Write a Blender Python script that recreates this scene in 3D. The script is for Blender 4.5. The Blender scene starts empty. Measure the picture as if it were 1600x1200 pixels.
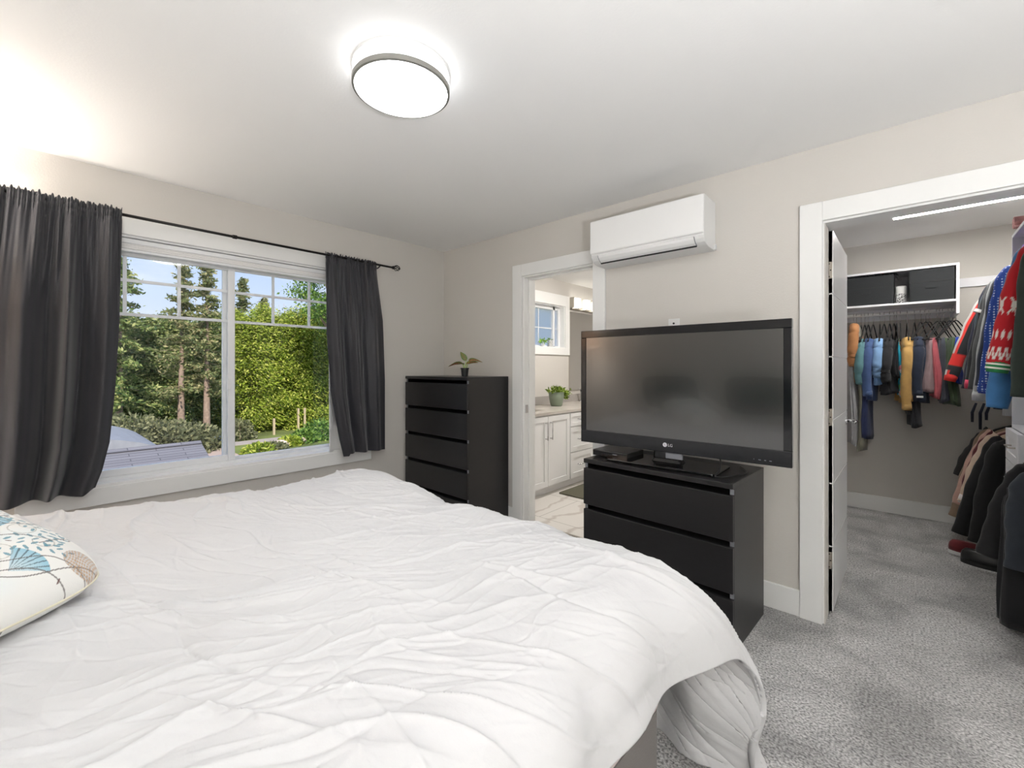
import bpy, math, random
import numpy as np
from mathutils import Vector, Matrix, Euler

rng = np.random.default_rng(7)
random.seed(7)
PI = math.pi
C = bpy.context.scene.collection
XW = -3.368      # inner face of the window wall
YT = 2.723       # face of the wall with the two doorways
HC = 2.44        # ceiling height

# ------------------------------------------------------------------ helpers
def lin(h):
    if isinstance(h, str):
        h = h.lstrip('#'); v = [int(h[i:i+2], 16)/255 for i in (0, 2, 4)]
    else:
        v = [x/255 for x in h]
    return tuple((x/12.92 if x <= .04045 else ((x+.055)/1.055)**2.4) for x in v)

def mat(name, col, rough=.6, metal=0., bump=0., bscale=40., bdet=3., var=0., vscale=3., spec=.5, sheen=0., coat=0., stretch=None, bdist=.01):
    m = bpy.data.materials.new(name); m.use_nodes = True
    nt = m.node_tree; b = nt.nodes['Principled BSDF']
    c = (*lin(col), 1)
    b.inputs['Base Color'].default_value = c
    b.inputs['Roughness'].default_value = rough
    b.inputs['Metallic'].default_value = metal
    b.inputs['Specular IOR Level'].default_value = spec
    b.inputs['Sheen Weight'].default_value = sheen
    b.inputs['Coat Weight'].default_value = coat
    tc = nt.nodes.new('ShaderNodeTexCoord')
    src = tc.outputs['Object']
    if stretch:
        mp = nt.nodes.new('ShaderNodeMapping'); mp.inputs['Scale'].default_value = stretch
        nt.links.new(src, mp.inputs['Vector']); src = mp.outputs['Vector']
    if var:
        n = nt.nodes.new('ShaderNodeTexNoise'); n.inputs['Scale'].default_value = vscale; n.inputs['Detail'].default_value = 5
        nt.links.new(src, n.inputs['Vector'])
        r = nt.nodes.new('ShaderNodeMapRange'); r.inputs['From Min'].default_value = .3; r.inputs['From Max'].default_value = .7
        r.inputs['To Min'].default_value = 1-var; r.inputs['To Max'].default_value = 1+var
        nt.links.new(n.outputs['Fac'], r.inputs['Value'])
        x = nt.nodes.new('ShaderNodeVectorMath'); x.operation = 'SCALE'
        x.inputs[0].default_value = c[:3]; nt.links.new(r.outputs['Result'], x.inputs['Scale'])
        nt.links.new(x.outputs['Vector'], b.inputs['Base Color'])
    if bump:
        n2 = nt.nodes.new('ShaderNodeTexNoise'); n2.inputs['Scale'].default_value = bscale; n2.inputs['Detail'].default_value = bdet
        nt.links.new(src, n2.inputs['Vector'])
        bp = nt.nodes.new('ShaderNodeBump'); bp.inputs['Strength'].default_value = bump; bp.inputs['Distance'].default_value = bdist
        nt.links.new(n2.outputs['Fac'], bp.inputs['Height']); nt.links.new(bp.outputs['Normal'], b.inputs['Normal'])
    return m

def emit(name, col, strength):
    m = bpy.data.materials.new(name); m.use_nodes = True
    nt = m.node_tree; b = nt.nodes['Principled BSDF']
    b.inputs['Base Color'].default_value = (.8, .8, .8, 1)
    b.inputs['Emission Color'].default_value = (*lin(col), 1)
    b.inputs['Emission Strength'].default_value = strength
    return m

def vcol_mat(name, rough=.8, bump=.3, bscale=300., sheen=.2):
    m = mat(name, '#ffffff', rough, bump=bump, bscale=bscale, sheen=sheen, bdist=.002)
    nt = m.node_tree; a = nt.nodes.new('ShaderNodeAttribute'); a.attribute_name = 'Col'
    nt.links.new(a.outputs['Color'], nt.nodes['Principled BSDF'].inputs['Base Color'])
    return m

class MB:
    """collects shapes, builds one mesh object"""
    def __init__(s): s.v = []; s.f = []; s.n = 0; s.uv = False
    def add(s, v, f):
        v = np.asarray(v, float).reshape(-1, 3); s.v.append(v)
        for q in f: s.f.append(tuple(int(i)+s.n for i in q))
        s.n += len(v); return s
    def box(s, x0, x1, y0, y1, z0, z1, M=None):
        v = np.array([(x, y, z) for x in (x0, x1) for y in (y0, y1) for z in (z0, z1)], float)
        if M is not None: v = np.array([tuple(M @ Vector(p)) for p in v])
        return s.add(v, [(0, 1, 3, 2), (4, 6, 7, 5), (0, 4, 5, 1), (2, 3, 7, 6), (0, 2, 6, 4), (1, 5, 7, 3)])
    def loft(s, rings, cap=True, close=True):
        n = len(rings[0]); v = np.concatenate([np.asarray(r, float) for r in rings]); f = []
        m = n if close else n-1
        for i in range(len(rings)-1):
            for j in range(m):
                k = (j+1) % n
                f.append((i*n+j, i*n+k, (i+1)*n+k, (i+1)*n+j))
        if cap and close:
            f.append(tuple(range(n))[::-1]); f.append(tuple((len(rings)-1)*n+j for j in range(n)))
        return s.add(v, f)
    def tube(s, pts, r, n=10, cap=True, flat=1., ref=None):
        pts = [Vector(p) for p in pts]; rings = []
        rs = r if hasattr(r, '__len__') else [r]*len(pts)
        up = Vector((0, 0, 1))
        for i, p in enumerate(pts):
            d = (pts[min(i+1, len(pts)-1)]-pts[max(i-1, 0)]).normalized()
            a = Vector(ref) if ref else (up if abs(d.dot(up)) < .95 else Vector((0, 1, 0)))
            e = d.cross(a).normalized(); g = d.cross(e).normalized()
            rings.append([tuple(p+e*math.cos(t)*rs[i]+g*math.sin(t)*rs[i]*flat) for t in np.linspace(0, 2*PI, n, endpoint=False)])
        return s.loft(rings, cap)
    def lathe(s, prof, c=(0, 0, 0), n=48, cap=True):
        rings = [[(c[0]+r*math.cos(t), c[1]+r*math.sin(t), c[2]+z) for t in np.linspace(0, 2*PI, n, endpoint=False)] for r, z in prof]
        return s.loft(rings, cap)
    def prism(s, poly, axis, a0, a1):
        def P(p, a): return {'x': (a, p[0], p[1]), 'y': (p[0], a, p[1]), 'z': (p[0], p[1], a)}[axis]
        return s.loft([[P(p, a0) for p in poly], [P(p, a1) for p in poly]])
    def grid(s, Pt):
        h, w = Pt.shape[:2]; idx = np.arange(h*w).reshape(h, w)
        f = np.stack([idx[:-1, :-1], idx[1:, :-1], idx[1:, 1:], idx[:-1, 1:]], -1).reshape(-1, 4)
        return s.add(Pt.reshape(-1, 3), f.tolist())
    def build(s, name, m, parent=None, smooth=False, bevel=0., col=None, origin=None):
        me = bpy.data.meshes.new(name)
        V = np.concatenate(s.v)
        if origin is not None: V = V-np.array(origin)
        me.from_pydata(V.tolist(), [], s.f); me.update()
        import bmesh
        if not getattr(s, 'raw', False):
            bm = bmesh.new(); bm.from_mesh(me); bmesh.ops.recalc_face_normals(bm, faces=bm.faces); bm.to_mesh(me); bm.free()
        if col is not None:
            at = me.color_attributes.new('Col', 'FLOAT_COLOR', 'POINT')
            c4 = np.ones((len(V), 4)); c4[:, :3] = col; at.data.foreach_set('color', c4.ravel())
        if smooth:
            me.polygons.foreach_set('use_smooth', [True]*len(me.polygons))
        me.materials.append(m)
        o = bpy.data.objects.new(name, me); C.objects.link(o)
        if origin is not None: o.location = origin
        if parent: o.parent = parent
        if bevel:
            b = o.modifiers.new('bevel', 'BEVEL'); b.width = bevel; b.segments = 2; b.limit_method = 'ANGLE'; b.angle_limit = .6
            b.harden_normals = False
        return o

def thing(name, label, cat, loc=(0, 0, 0), rz=0., group=None):
    o = bpy.data.objects.new(name, None); C.objects.link(o)
    o.location = loc; o.rotation_euler = (0, 0, rz); o.empty_display_size = .1
    return tag(o, label, cat, group)
def tag(o, label, cat, group=None, kind=None):
    o['label'] = label or ''; o['category'] = cat or ''
    if group: o['group'] = group
    if kind: o['kind'] = kind
    return o
def struct(o, label=None, cat=None):
    o['kind'] = 'structure'
    if label: o['label'] = label
    if cat: o['category'] = cat
    return o
def dup(root, loc=None, rz=None, label=None, scale=None):
    r = root.copy(); C.objects.link(r)
    if loc is not None: r.location = loc
    if rz is not None: r.rotation_euler = (0, 0, rz)
    if scale is not None: r.scale = scale
    if label: r['label'] = label
    for ch in [o for o in bpy.data.objects if o.parent == root]:
        c = ch.copy(); C.objects.link(c); c.parent = r
        for g in [o for o in bpy.data.objects if o.parent == ch]:
            d = g.copy(); C.objects.link(d); d.parent = c
    return r
def ss(a, b, x):
    t = np.clip((x-a)/(b-a), 0, 1); return t*t*(3-2*t)

# ------------------------------------------------------------------ materials
M = {}
M['wall'] = mat('wall_paint', (207, 203, 197), .85, bump=.08, bscale=120)
M['ceil'] = mat('ceiling_paint', (241, 240, 238), .9, bump=.05, bscale=100)
M['trim'] = mat('trim_paint', (238, 238, 236), .35)
M['vinyl'] = mat('vinyl_white', (236, 237, 238), .3)
M['doorw'] = mat('door_paint', (238, 238, 237), .28)
M['curtain'] = mat('charcoal_cloth', (43, 43, 48), .5, bump=.3, bscale=140, stretch=(1, 1, 6), bdist=.002, sheen=.25, spec=.4, var=.08, vscale=80)
M['liner'] = mat('white_liner_cloth', (246, 245, 243), .8, bump=.2, bscale=200)
M['rod'] = mat('dark_bronze', (40, 38, 37), .35, metal=.7)
M['black_wood'] = mat('black_brown_veneer', (27, 26, 27), .36, bump=.25, bscale=30, stretch=(1.2, 1.2, 24), bdist=.002, var=.18, vscale=14)
M['clip'] = mat('grey_plastic', (120, 122, 128), .5)
M['duvet'] = mat('white_cotton', (204, 204, 205), .85, bump=.45, bscale=24, bdet=6, bdist=.006, sheen=.1)
M['sheet'] = mat('pale_pink_sheet', (206, 194, 192), .8, bump=.2, bscale=60)
M['redband'] = mat('red_band', (170, 52, 30), .7)
M['chrome'] = mat('chrome', (200, 200, 202), .18, metal=1.)
M['nickel'] = mat('brushed_nickel', (176, 170, 160), .32, metal=1.)
M['screws'] = mat('screw_dark', (70, 68, 66), .4, metal=.8)
M['plastic_w'] = mat('white_plastic', (240, 240, 239), .16)
M['plastic_matte'] = mat('white_plastic_matte', (228, 228, 227), .4)
M['black_line'] = mat('dark_gap', (24, 24, 25), .6)
M['tvbezel'] = mat('piano_black', (18, 19, 22), .1, bump=.02, bscale=6)
M['tvscreen'] = mat('tv_panel_glass', (24, 24, 23), .17, spec=1., var=.1, vscale=6, coat=.35)
M['tvscreen'].node_tree.nodes['Principled BSDF'].inputs['IOR'].default_value = 1.7
M['tvbase'] = mat('gloss_black_glass', (8, 8, 9), .04)
M['logo'] = mat('silver_print', (205, 205, 210), .4)
M['blackplastic'] = mat('black_plastic', (26, 26, 27), .35)
M['bin'] = mat('black_felt_fabric', (44, 46, 48), .95, bump=.5, bscale=250, bdist=.003)
M['melamine'] = mat('white_melamine', (236, 236, 240), .4)
M['hanger'] = mat('black_velvet', (22, 22, 23), .8)
M['vanity'] = mat('vanity_paint', (240, 240, 240), .35)
M['quartz'] = mat('pale_quartz', (198, 192, 184), .2, var=.08, vscale=4)
M['splash'] = mat('grey_quartz_splash', (170, 165, 160), .25, var=.1, vscale=5)
M['mirror'] = mat('mirror_silver', (235, 235, 235), .02, metal=1.)
M['mat_green'] = mat('olive_bath_mat', (98, 96, 80), .95, bump=.6, bscale=200)
M['pot_green'] = mat('sage_ceramic', (124, 136, 118), .5)
M['leaf'] = mat('leaf_green', (96, 138, 40), .5, var=.35, vscale=30)
M['leaf2'] = mat('bright_leaf', (140, 185, 50), .5, var=.2, vscale=30)
M['soil'] = mat('soil', (46, 36, 28), .95, bump=1, bscale=80)
M['grass'] = mat('lawn_grass', (112, 122, 62), .95, var=.45, vscale=.35, bump=.6, bscale=8, bdist=.1)
M['path'] = mat('gravel_path', (176, 164, 156), .95, var=.1, vscale=2)
M['drive'] = mat('pink_concrete', (190, 168, 156), .9, var=.1, vscale=1)
M['bark'] = mat('pine_bark', (150, 128, 112), .9, var=.3, vscale=8, bump=.6, bscale=20, bdist=.03)
M['post'] = mat('weathered_wood', (188, 170, 140), .9)
M['siding'] = mat('grey_siding', (170, 170, 172), .7)
M['carblue'] = mat('car_paint', (190, 205, 235), .3)

def foliage_mat(name, c1, c2, c3):
    m = bpy.data.materials.new(name); m.use_nodes = True
    nt = m.node_tree; b = nt.nodes['Principled BSDF']
    g = nt.nodes.new('ShaderNodeNewGeometry'); r = nt.nodes.new('ShaderNodeValToRGB')
    e = r.color_ramp.elements
    e[0].color = (*lin(c1), 1); e[1].color = (*lin(c3), 1); e[1].position = .95
    k = r.color_ramp.elements.new(.55); k.color = (*lin(c2), 1)
    nt.links.new(g.outputs['Random Per Island'], r.inputs['Fac'])
    nt.links.new(r.outputs['Color'], b.inputs['Base Color'])
    b.inputs['Roughness'].default_value = .7; b.inputs['Specular IOR Level'].default_value = .2
    t = nt.nodes.new('ShaderNodeBsdfTranslucent'); nt.links.new(r.outputs['Color'], t.inputs['Color'])
    mx = nt.nodes.new('ShaderNodeMixShader'); mx.inputs['Fac'].default_value = .35
    nt.links.new(b.outputs['BSDF'], mx.inputs[1]); nt.links.new(t.outputs['BSDF'], mx.inputs[2])
    nt.links.new(mx.outputs['Shader'], nt.nodes['Material Output'].inputs['Surface'])
    return m
M['fol_dark'] = foliage_mat('dark_conifer_foliage', (66, 92, 56), (128, 148, 82), (196, 196, 130))
M['fol_yell'] = foliage_mat('yellow_green_cedar_foliage', (84, 108, 40), (160, 178, 62), (222, 222, 116))
M['fol_pine'] = foliage_mat('grey_green_pine_foliage', (92, 108, 72), (140, 148, 96), (192, 180, 134))
M['fol_broad'] = foliage_mat('broadleaf_foliage', (70, 104, 52), (112, 146, 66), (160, 186, 96))
M['fol_shrub'] = foliage_mat('olive_shrub_foliage', (92, 98, 72), (130, 132, 96), (170, 168, 128))
M['twig'] = mat('pinkish_twig', (186, 160, 150), .9)

def glass_mat(name, refl=.1, tint=(1, 1, 1)):
    m = bpy.data.materials.new(name); m.use_nodes = True
    nt = m.node_tree; nt.nodes.remove(nt.nodes['Principled BSDF'])
    t = nt.nodes.new('ShaderNodeBsdfTransparent'); t.inputs['Color'].default_value = (*tint, 1)
    g = nt.nodes.new('ShaderNodeBsdfGlossy'); g.inputs['Roughness'].default_value = .0
    f = nt.nodes.new('ShaderNodeFresnel'); f.inputs['IOR'].default_value = 1.45
    k = nt.nodes.new('ShaderNodeMath'); k.operation = 'MULTIPLY'; k.inputs[1].default_value = refl*10
    mx = nt.nodes.new('ShaderNodeMixShader')
    nt.links.new(f.outputs['Fac'], k.inputs[0]); nt.links.new(k.outputs['Value'], mx.inputs['Fac'])
    nt.links.new(t.outputs['BSDF'], mx.inputs[1]); nt.links.new(g.outputs['BSDF'], mx.inputs[2])
    nt.links.new(mx.outputs['Shader'], nt.nodes['Material Output'].inputs['Surface'])
    return m
M['glass'] = glass_mat('window_glass', .045)
def frosted():
    m = bpy.data.materials.new('frosted_glass'); m.use_nodes = True
    nt = m.node_tree; b = nt.nodes['Principled BSDF']
    t = nt.nodes.new('ShaderNodeBsdfTranslucent'); t.inputs['Color'].default_value = (.95, .96, .98, 1)
    tr = nt.nodes.new('ShaderNodeBsdfTransparent')
    mx = nt.nodes.new('ShaderNodeMixShader'); mx.inputs['Fac'].default_value = .2
    nt.links.new(t.outputs['BSDF'], mx.inputs[1]); nt.links.new(tr.outputs['BSDF'], mx.inputs[2])
    nt.links.new(mx.outputs['Shader'], nt.nodes['Material Output'].inputs['Surface'])
    return m
M['frost'] = frosted()

def carpet_mat():
    m = bpy.data.materials.new('grey_carpet'); m.use_nodes = True
    nt = m.node_tree; b = nt.nodes['Principled BSDF']; b.inputs['Roughness'].default_value = .95
    b.inputs['Sheen Weight'].default_value = .3
    tc = nt.nodes.new('ShaderNodeTexCoord')
    n1 = nt.nodes.new('ShaderNodeTexNoise'); n1.inputs['Scale'].default_value = 2.6; n1.inputs['Detail'].default_value = 6; n1.inputs['Roughness'].default_value = .62; n1.inputs['Distortion'].default_value = .6
    n2 = nt.nodes.new('ShaderNodeTexNoise'); n2.inputs['Scale'].default_value = 115; n2.inputs['Detail'].default_value = 3
    nt.links.new(tc.outputs['Object'], n1.inputs['Vector']); nt.links.new(tc.outputs['Object'], n2.inputs['Vector'])
    r1 = nt.nodes.new('ShaderNodeMapRange'); r1.inputs['From Min'].default_value = .36; r1.inputs['From Max'].default_value = .64; r1.inputs['To Min'].default_value = .62; r1.inputs['To Max'].default_value = 1.22
    r2 = nt.nodes.new('ShaderNodeMapRange'); r2.inputs['From Min'].default_value = .3; r2.inputs['From Max'].default_value = .65; r2.inputs['To Min'].default_value = .22; r2.inputs['To Max'].default_value = 1.4
    nt.links.new(n1.outputs['Fac'], r1.inputs['Value']); nt.links.new(n2.outputs['Fac'], r2.inputs['Value'])
    k = nt.nodes.new('ShaderNodeMath'); k.operation = 'MULTIPLY'
    nt.links.new(r1.outputs['Result'], k.inputs[0]); nt.links.new(r2.outputs['Result'], k.inputs[1])
    x = nt.nodes.new('ShaderNodeVectorMath'); x.operation = 'SCALE'; x.inputs[0].default_value = lin((178, 177, 176))
    nt.links.new(k.outputs['Value'], x.inputs['Scale']); nt.links.new(x.outputs['Vector'], b.inputs['Base Color'])
    bp = nt.nodes.new('ShaderNodeBump'); bp.inputs['Strength'].default_value = .9; bp.inputs['Distance'].default_value = .008
    nt.links.new(n2.outputs['Fac'], bp.inputs['Height']); nt.links.new(bp.outputs['Normal'], b.inputs['Normal'])
    return m
M['carpet'] = carpet_mat()

def marble_mat():
    m = bpy.data.materials.new('marble_tile'); m.use_nodes = True
    nt = m.node_tree; b = nt.nodes['Principled BSDF']; b.inputs['Roughness'].default_value = .18
    tc = nt.nodes.new('ShaderNodeTexCoord')
    w = nt.nodes.new('ShaderNodeTexWave'); w.inputs['Scale'].default_value = 1.1; w.inputs['Distortion'].default_value = 9; w.inputs['Detail'].default_value = 4; w.inputs['Detail Scale'].default_value = 1.2
    nt.links.new(tc.outputs['Object'], w.inputs['Vector'])
    r = nt.nodes.new('ShaderNodeValToRGB'); e = r.color_ramp.elements
    e[0].color = (*lin((206, 198, 191)), 1); e[0].position = 0.; e[1].color = (*lin((230, 226, 220)), 1); e[1].position = .10
    nt.links.new(w.outputs['Fac'], r.inputs['Fac'])
    br = nt.nodes.new('ShaderNodeTexBrick'); br.inputs['Scale'].default_value = 1.; br.inputs['Brick Width'].default_value = 1.2; br.inputs['Row Height'].default_value = .6; br.inputs['Mortar Size'].default_value = .003
    br.inputs['Mortar'].default_value = (*lin((170, 166, 160)), 1)
    nt.links.new(tc.outputs['Object'], br.inputs['Vector'])
    nt.links.new(r.outputs['Color'], br.inputs['Color1']); nt.links.new(r.outputs['Color'], br.inputs['Color2'])
    nt.links.new(br.outputs['Color'], b.inputs['Base Color'])
    return m
M['marble'] = marble_mat()

def shingle_mat():
    m = bpy.data.materials.new('grey_shingles'); m.use_nodes = True
    nt = m.node_tree; b = nt.nodes['Principled BSDF']; b.inputs['Roughness'].default_value = .9
    tc = nt.nodes.new('ShaderNodeTexCoord')
    mp = nt.nodes.new('ShaderNodeMapping'); mp.inputs['Rotation'].default_value = (0, 0, PI/2)
    nt.links.new(tc.outputs['Object'], mp.inputs['Vector'])
    br = nt.nodes.new('ShaderNodeTexBrick'); br.inputs['Scale'].default_value = 1.; br.inputs['Brick Width'].default_value = .9; br.inputs['Row Height'].default_value = .105
    br.inputs['Mortar Size'].default_value = .010; br.inputs['Color1'].default_value = (*lin((126, 123, 127)), 1); br.inputs['Color2'].default_value = (*lin((117, 114, 118)), 1)
    br.inputs['Mortar'].default_value = (*lin((88, 86, 90)), 1)
    nt.links.new(mp.outputs['Vector'], br.inputs['Vector'])
    nt.links.new(br.outputs['Color'], b.inputs['Base Color'])
    return m
M['shingle'] = shingle_mat()

# ------------------------------------------------------------------ room shell
WO = (.044, 1.832, .637, 2.08)         # main window opening Y0 Y1 Z0 Z1
BW = (4.10, 4.75, 1.56, 2.11)          # bathroom window opening
YB = -.80; XR = 1.75                   # back wall, right wall of the bedroom
TB = YT+.13                            # rear face of the doorway wall
YE = 5.2; YBE = 6.7
XC0, XC1 = -.95, 1.06                   # closet side walls
def wall_with_holes(mb, axis, a0, a1, u0, u1, z0, z1, holes):
    us = sorted({u0, u1, *[h[0] for h in holes], *[h[1] for h in holes]}); zs = sorted({z0, z1, *[h[2] for h in holes], *[h[3] for h in holes]})
    for i in range(len(us)-1):
        for j in range(len(zs)-1):
            um = (us[i]+us[i+1])/2; zm = (zs[j]+zs[j+1])/2
            if any(h[0] < um < h[1] and h[2] < zm < h[3] for h in holes): continue
            if axis == 'x': mb.box(a0, a1, us[i], us[i+1], zs[j], zs[j+1])
            else: mb.box(us[i], us[i+1], a0, a1, zs[j], zs[j+1])
    return mb
mb = MB(); wall_with_holes(mb, 'x', XW-.16, XW, YB-.1, YBE+.1, 0, HC, [WO, BW])
struct(mb.build('wall_left', M['wall']))
D1 = (-2.352, -1.668); D2 = (-.315, .445); DH = 2.045
mb = MB(); wall_with_holes(mb, 'y', YT, TB, XW, XR, 0, HC, [(D1[0], D1[1], -1, DH+.02), (D2[0], D2[1], -1, DH+.02)])
struct(mb.build('wall_front', M['wall']))
struct(MB().box(XW-.16, XR+.1, YB-.1, YB, 0, HC).build('wall_back', M['wall']))
struct(MB().box(XR, XR+.1, YB, TB, 0, HC).build('wall_right', M['wall']))
struct(MB().box(XC0-.1, XC0, TB, YBE, 0, HC).build('wall_closet_left', M['wall']))
struct(MB().box(XC1, XC1+.1, TB, YE+.1, 0, HC).build('wall_closet_right', M['wall']))
struct(MB().box(XC0, XC1, YE, YE+.1, 0, HC).build('wall_closet_back', M['wall']))
struct(MB().box(XW-.16, XC0, YBE, YBE+.1, 0, HC).build('wall_bathroom_back', M['wall']))
struct(MB().box(XW-.16, XR+.1, YB-.1, YBE+.1, HC, HC+.12).build('ceiling', M['ceil']))
struct(MB().box(XW-.16, XR+.1, YB-.1, TB-.02, -.1, 0).box(XC0-.1, XR+.1, TB-.02, YE+.1, -.1, 0).build('floor', M['carpet']))
struct(MB().box(XW-.16, XC0-.1, TB-.02, YBE+.1, -.1, 0.0).build('floor_bathroom', M['marble']))
BH = .138
def bboard(name, mb): return struct(mb.build(name, M['trim'], bevel=.004))
bboard('baseboard_front', MB().box(XW, -2.452, YT-.014, YT, 0, BH).box(-1.577, -.421, YT-.014, YT, 0, BH).box(.55, XR, YT-.014, YT, 0, BH))
bboard('baseboard_left', MB().box(XW, XW+.014, YB, YT-.014, 0, BH))
bboard('baseboard_closet', MB().box(XC0, XC1, YE-.014, YE, 0, BH))
bboard('baseboard_closet_left', MB().box(XC0, XC0+.014, TB, YE-.014, 0, BH))
bboard('baseboard_back', MB().box(XW+.014, XR, YB, YB+.014, 0, BH))
bboard('baseboard_right', MB().box(XR-.014, XR, YB+.014, YT-.014, 0, BH))
bboard('baseboard_bathroom', MB().box(XC0-.114, XC0-.1, TB, YBE, 0, BH))

# door casings with jambs
def casing(name, x0, x1, ztop, w=.098):
    mb = MB()
    mb.box(x0-w, x0, YT-.02, YT, 0, ztop+w).box(x1, x1+w, YT-.02, YT, 0, ztop+w).box(x0, x1, YT-.02, YT, ztop, ztop+w)
    return struct(mb.build(name, M['trim'], bevel=.003))
casing('trim_1', -2.352, -1.675, 2.055); casing('trim_2', -.325, .455, 2.055)
def jamb(name, x0, x1, stop):
    mb = MB(); t = .018
    mb.box(x0, x0+t, YT-.001, TB+.01, 0, 2.045).box(x1-t, x1, YT-.001, TB+.01, 0, 2.045).box(x0, x1, YT-.001, TB+.01, 2.045, 2.065)
    if stop:
        mb.box(x0+t, x0+t+.012, YT+.05, YT+.085, 0, 2.045).box(x1-t-.012, x1-t, YT+.05, YT+.085, 0, 2.045).box(x0+t, x1-t, YT+.05, YT+.085, 2.033, 2.045)
    return struct(mb.build(name, M['trim'], bevel=.002))
j1 = jamb('trim_3', -2.352, -1.668, True); j2 = jamb('trim_4', -.3375, .445, False)
o = MB().box(-2.334, -2.330, YT+.012, YT+.044, .935, 1.0).build('strike_plate', M['chrome'])
tag(o, 'small chrome strike plate on the jamb of the bathroom doorway', 'strike plate')
struct(MB().box(-2.36, -1.66, TB-.03, TB-.01, 0, .006).build('trim_5', M['nickel']))

# ------------------------------------------------------------------ main window
def window_unit():
    y0, y1, z0, z1 = WO
    root = thing('window_1', None, None); del root['label'], root['category']; root['kind'] = 'structure'
    root.location = (XW-.1, (y0+y1)/2, z0)
    loc = Vector(root.location)
    def B(mb, n, m, par=root, bevel=.003, smooth=False):
        o = mb.build(n, m, None, bevel=bevel, smooth=smooth); o.parent = par
        o.matrix_parent_inverse = Matrix.Translation(-loc); return o
    g = XW-.1
    mb = MB(); fw = .055                      # outer frame
    mb.box(g-.04, g+.035, y0, y0+fw, z0, z1).box(g-.04, g+.035, y1-fw, y1, z0, z1).box(g-.04, g+.035, y0+fw, y1-fw, z0, z0+.035).box(g-.04, g+.035, y0+fw, y1-fw, z1-.085, z1)
    B(mb, 'window_frame', M['vinyl'])
    ym = .915
    mb = MB()                                  # sliding sash, left
    a, b, s = y0+fw, ym+.035, .042
    mb.box(g-.01, g+.026, a, a+s, z0+.035, z1-.085).box(g-.01, g+.026, b-s, b, z0+.035, z1-.085).box(g-.01, g+.026, a+s, b-s, z0+.035, z0+.035+.04).box(g-.01, g+.026, a+s, b-s, z1-.085-.022, z1-.085)
    B(mb, 'sash', M['vinyl'])
    mb = MB(); a2, b2 = ym-.03, y1-fw
    mb.box(g-.035, g-.012, a2, ym+.036, z0+.035, z1-.085).box(g-.035, g-.012, b2-.03, b2, z0+.035, z1-.085).box(g-.035, g-.012, ym+.036, b2-.03, z0+.035, z0+.052).box(g-.035, g-.012, ym+.036, b2-.03, z1-.1, z1-.085)
    B(mb, 'sash', M['vinyl'])
    mb = MB()
    for zz in (1.831, 1.627):
        mb.box(g+.0, g+.01, a+s, b-s, zz-.009, zz+.009)
    for yy in (.379, .641): mb.box(g+.001, g+.011, yy-.009, yy+.009, 1.627, z1-.1)
    B(mb, 'muntin_grid', M['vinyl'], bevel=0)
    mb = MB()
    for zz in (1.831, 1.627):
        mb.box(g-.03, g-.02, ym+.03, b2-.02, zz-.009, zz+.009)
    for yy in (1.211, 1.474): mb.box(g-.031, g-.021, yy-.009, yy+.009, 1.627, z1-.09)
    B(mb, 'muntin_grid', M['vinyl'], bevel=0)
    B(MB().box(g+.013, g+.017, a+s-.01, b-s+.01, z0+.07, z1-.1), 'pane', M['glass'], bevel=0)
    B(MB().box(g-.018, g-.014, ym+.03, b2-.02, z0+.045, z1-.095), 'pane', M['glass'], bevel=0)
    B(MB().box(g+.026, g+.04, ym-.012, ym+.008, 1.16, 1.23), 'latch', M['vinyl'])
    # drywall/wood return and stool
    mb = MB()
    mb.box(XW-.1, XW, y0-.002, y0+.012, z0, z1).box(XW-.1, XW, y1-.012, y1+.002, z0, z1).box(XW-.1, XW, y0, y1, z1-.012, z1+.002).box(XW-.1, XW+.012, y0, y1, z0-.002, z0+.016)
    B(mb, 'window_sill', M['trim'])
window_unit()
y0, y1, z0, z1 = WO
w = .098
struct(MB().box(XW, XW+.02, y0-w, y0, z0, z1+w).box(XW, XW+.02, y1, y1+w, z0, z1+w).box(XW, XW+.02, y0, y1, z1, z1+w).box(XW, XW+.02, y0-w, y1+w, z0-w, z0).build('trim_6', M['trim'], bevel=.003))
sh = thing('cellular_shade', 'white cellular shade raised fully at the top of the bedroom window', 'shade', (XW-.035, .938, 2.0))
mb = MB().box(-.03, .028, -.875, .875, .035, .064); mb.build('headrail', M['vinyl'], sh, bevel=.004)
mb = MB()
for i in range(5): mb.box(-.024+.002*(i % 2), .020-.002*(i % 2), -.87, .87, .006+i*.006, .011+i*.006)
mb.build('folded_cells', M['liner'], sh)
MB().box(-.026, .022, -.872, .872, -.012, .004).build('bottom_rail', M['vinyl'], sh, bevel=.003)

# ------------------------------------------------------------------ curtain rod and curtains
XR0 = -3.268; ZR = 2.163
rod = thing('curtain_rod', 'thin dark bronze curtain rod with a caged ball finial above the bedroom window', 'curtain rod', (XR0, .9, ZR))
MB().tube([(0, -1.25, .010), (0, 0, 0), (0, 1.18, 0)], .0085, 12).build('pole', M['rod'], rod, smooth=True)
MB().lathe([(.0, -.012), (.0125, -.012), (.0125, .012), (0, .012)], n=16).build('pole_joint', M['rod'], rod).rotation_euler = (PI/2, 0, 0)
def finial(y, s):
    mb = MB()
    mb.lathe([(.009, 0), (.014, .004), (.014, .012), (.007, .02)], n=16)
    for k in range(6):
        a = k*PI/3; pts = []
        for t in np.linspace(0, PI, 13):
            tw = a+t*.7
            pts.append((.024*math.sin(t)*math.cos(tw), .024*math.sin(t)*math.sin(tw), .018+.026*(1-math.cos(t))))
        mb.tube(pts, .0028, 6)
    mb.lathe([(0, .066), (.007, .068), (.006, .076), (0, .08)], n=12)
    o = mb.build('finial', M['rod'], rod, smooth=True); o.location = (0, y, 0 if s > 0 else .01); o.rotation_euler = (-s*PI/2, 0, 0)
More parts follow.
